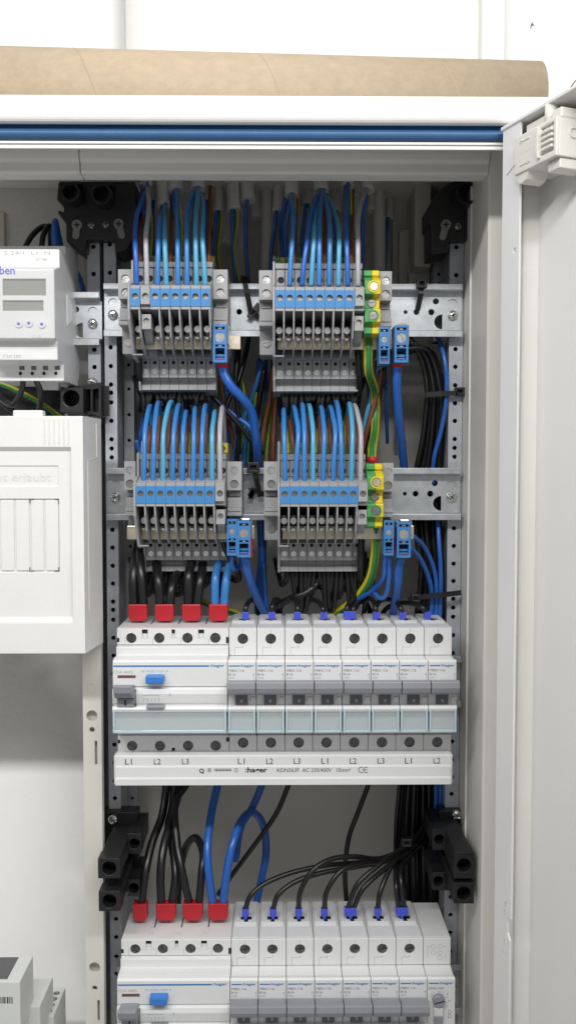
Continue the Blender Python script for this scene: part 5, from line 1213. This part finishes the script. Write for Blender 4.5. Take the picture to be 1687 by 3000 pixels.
lo = [(719,0,[[(719,S2,-20),(734,2625,-20),(777,2588,-16),(860,2555,-10),(960,2535,-4),(1060,2526,2),(1150,2505,10),(1200,2480,14),(1250,2430,18)]]),
      (800,0,[[(800,S2,-20),(815,2622,-20),(862,2585,-16),(940,2558,-12),(1040,2540,-4),(1140,2520,8),(1200,2486,14),(1260,2430,20)]]),
      (874.5,0,[[(874,S2,-20),(881,2610,-22),(918,2548,-20),(974,2516,-14),(1040,2510,-8),(1106,2516,2),(1164,2497,10),(1205,2470,14),(1255,2400,20)]]),
      (950,0,[[(950,S2,-20),(957,2612,-22),(998,2552,-18),(1057,2530,-10),(1130,2520,2),(1180,2495,10),(1220,2460,16),(1268,2390,22)]]),
      (1026,1,[[(1018,S2,-20),(1046,2592,-22),(1112,2532,-14),(1172,2490,0),(1222,2448,10),(1255,2380,18),(1270,2290,22)],[(1034,S2,-20),(1066,2600,-20),(1140,2535,-8),(1195,2495,6),(1240,2440,16),(1262,2360,20)]]),
      (1106,0,[[(1106,S2,-20),(1114,2610,-20),(1148,2535,-8),(1188,2498,6),(1230,2470,16)]]),
      (1176,1,[[(1168,S2,-20),(1160,2600,-18),(1160,2540,-4),(1180,2500,8),(1215,2470,16)],[(1184,S2,-20),(1176,2600,-20),(1174,2550,-12),(1192,2518,2),(1216,2490,12),(1250,2460,18)]])]
for i, (u, wd, ps) in enumerate(lo): mcbfeed(u, 2668, wd, ps, '%s blue-ferruled black feed from the red ferrules of the lower breaker row' % ORD[i], 2)
wire('single_wire', [(1085,2260,16),(1081,2292,14),(1048,2380,10),(1020,2460,8),(1010,2560,10),(1016,2660,14)], 1.75, 'blkwire', 'single black wire dropping behind the curved breaker feeds')
wire('single_wire', [(860,2260,14),(848,2292,12),(811,2380,8),(757,2460,6),(690,2550,10),(640,2620,18)], 1.75, 'blkwire', 'single black wire slanting behind the tall blue loop')
# wiring of the left field
for i, (q, m, lab) in enumerate([([(72,730,-8),(95,690,-4),(125,665,2),(145,672,10),(150,730,18)],'blkwire','black wire arching over the time switch towards the back'),
     ([(122,728,-6),(128,690,-4),(140,665,2),(155,670,8),(160,730,14)],'blkwire','second black wire arching over the time switch'),
     ([(162,728,-10),(160,680,-10),(163,648,-4),(172,690,4),(182,735,10)],'bw2','blue wire arching over the time switch'),
     ([(70,1112,-36),(62,1150,-34),(40,1185,-28),(10,1172,-22),(-15,1140,-18)],'blkwire','black wire looping out below the time switch'),
     ([(105,1112,-36),(120,1150,-34),(117,1195,-26),(100,1230,-18)],'blkwire','black wire dropping from the time switch into the cover box'),
     ([(-10,1160,10),(20,1190,10),(60,1220,12),(100,1260,14)],'blkwire','black wire crossing behind the time switch loops'),
     ([(215,780,10),(235,820,14),(246,860,20)],'bw2','dark blue wire behind the time switch flank')]):
    wire('switch_wire', q, 1.9, m, lab, 'wires of the time switch')
wire('earth_cable', [(-40,1110,24),(30,1135,24),(110,1175,26),(190,1230,30)], 1.8, ['green','yellow'], 'green and yellow cable slanting behind the time switch', None, 'cable', True)
b = B(); b.box(Xp(-40,1150,40), Xp(190,1150,40), 40, 44, Zp(1300,40), Zp(1060,40)); tag(b.build('rear_sheet','togd'), 'dark flat sheet behind the wires under the time switch', 'tray')  # plain dark sheet behind the wires

# ================================================================== cable ties
def tie(parts, head, label, w_=3.4):
    """flat strap following points plus a square locking head"""
    hx, hv, hY, hs = head
    th = thing('cable_tie', P(hx, hv, hY), label, 'cable tie', 'black cable ties')
    for pts in parts:
        pts3 = [P(*p) for p in pts]; b = B(); vs = []
        for i, p in enumerate(pts3):
            t = (pts3[min(i+1,len(pts3)-1)]-pts3[max(i-1,0)]).normalized(); s = t.cross(Vector((0,1,0))).normalized()*w_/2
            for (sg, dy) in ((-1,-0.6),(1,-0.6),(1,0.6),(-1,0.6)): vs.append(p+s*sg+Vector((0,dy,0)))
        fs = [(0,1,2,3), tuple(len(vs)-4+k for k in (3,2,1,0))]
        for i in range(len(pts3)-1):
            for k in range(4): fs.append((i*4+k, (i+1)*4+k, (i+1)*4+(k+1)%4, i*4+(k+1)%4))
        b.add(vs, fs); b.build('strap', 'black', th)
    c = P(hx, hv, hY); b = B(); b.plate(rect(c.x-hs,c.x+hs,c.z-hs*.85,c.z+hs*.85), [rect(c.x-hs*.45,c.x+hs*.45,c.z-hs*.35,c.z+hs*.35)], hY-2.6, hY+2.2); b.build('locking_head', 'black', th, bevel=0.5)
    b = B(); b.box(c.x-hs*.5,c.x+hs*.5,hY,hY+1.5,c.z-hs*.4,c.z+hs*.4); b.build('head_core', 'hole', th)
tie([[(716,815,2),(718,830,-10),(724,860,-9),(736,920,-4)],[(728,932,-4),(748,905,-4),(760,890,-3)],[(730,908,-4),(745,918,-4),(758,930,-3)]], (718,820,4,3.0), 'black cable tie across the upper rail between the two banks')
tie([[(1234,832,-8),(1232,860,-9),(1226,890,-3),(1221,913,1)]], (1234,832,-10,3.4), 'black cable tie hooked over the upper rail into a round hole')
tie([[(1245,1157,-2),(1290,1153,-4),(1340,1152,-4)]], (1345,1148,-2,3.4), 'black cable tie round the side bundle above the middle rail')
tie([[(1194,1756,-8),(1240,1748,-10),(1300,1742,-10),(1350,1736,-6)]], (1216,1752,-9,3.2), 'black cable tie round the side bundle above the upper breaker row')
tie([[(744,1372,-14),(750,1400,-13),(762,1455,-5)],[(730,1455,-4),(745,1440,-4),(760,1432,-4)],[(735,1430,-4),(738,1440,-4),(734,1462,-4)]], (742,1370,-14,4.2), 'black cable tie with cut tail across the middle rail between the two banks')
tie([[(1176,2478,10),(1190,2468,4),(1204,2452,4)]], (1190,2466,2,3.4), 'black cable tie gathering the curved breaker feeds')
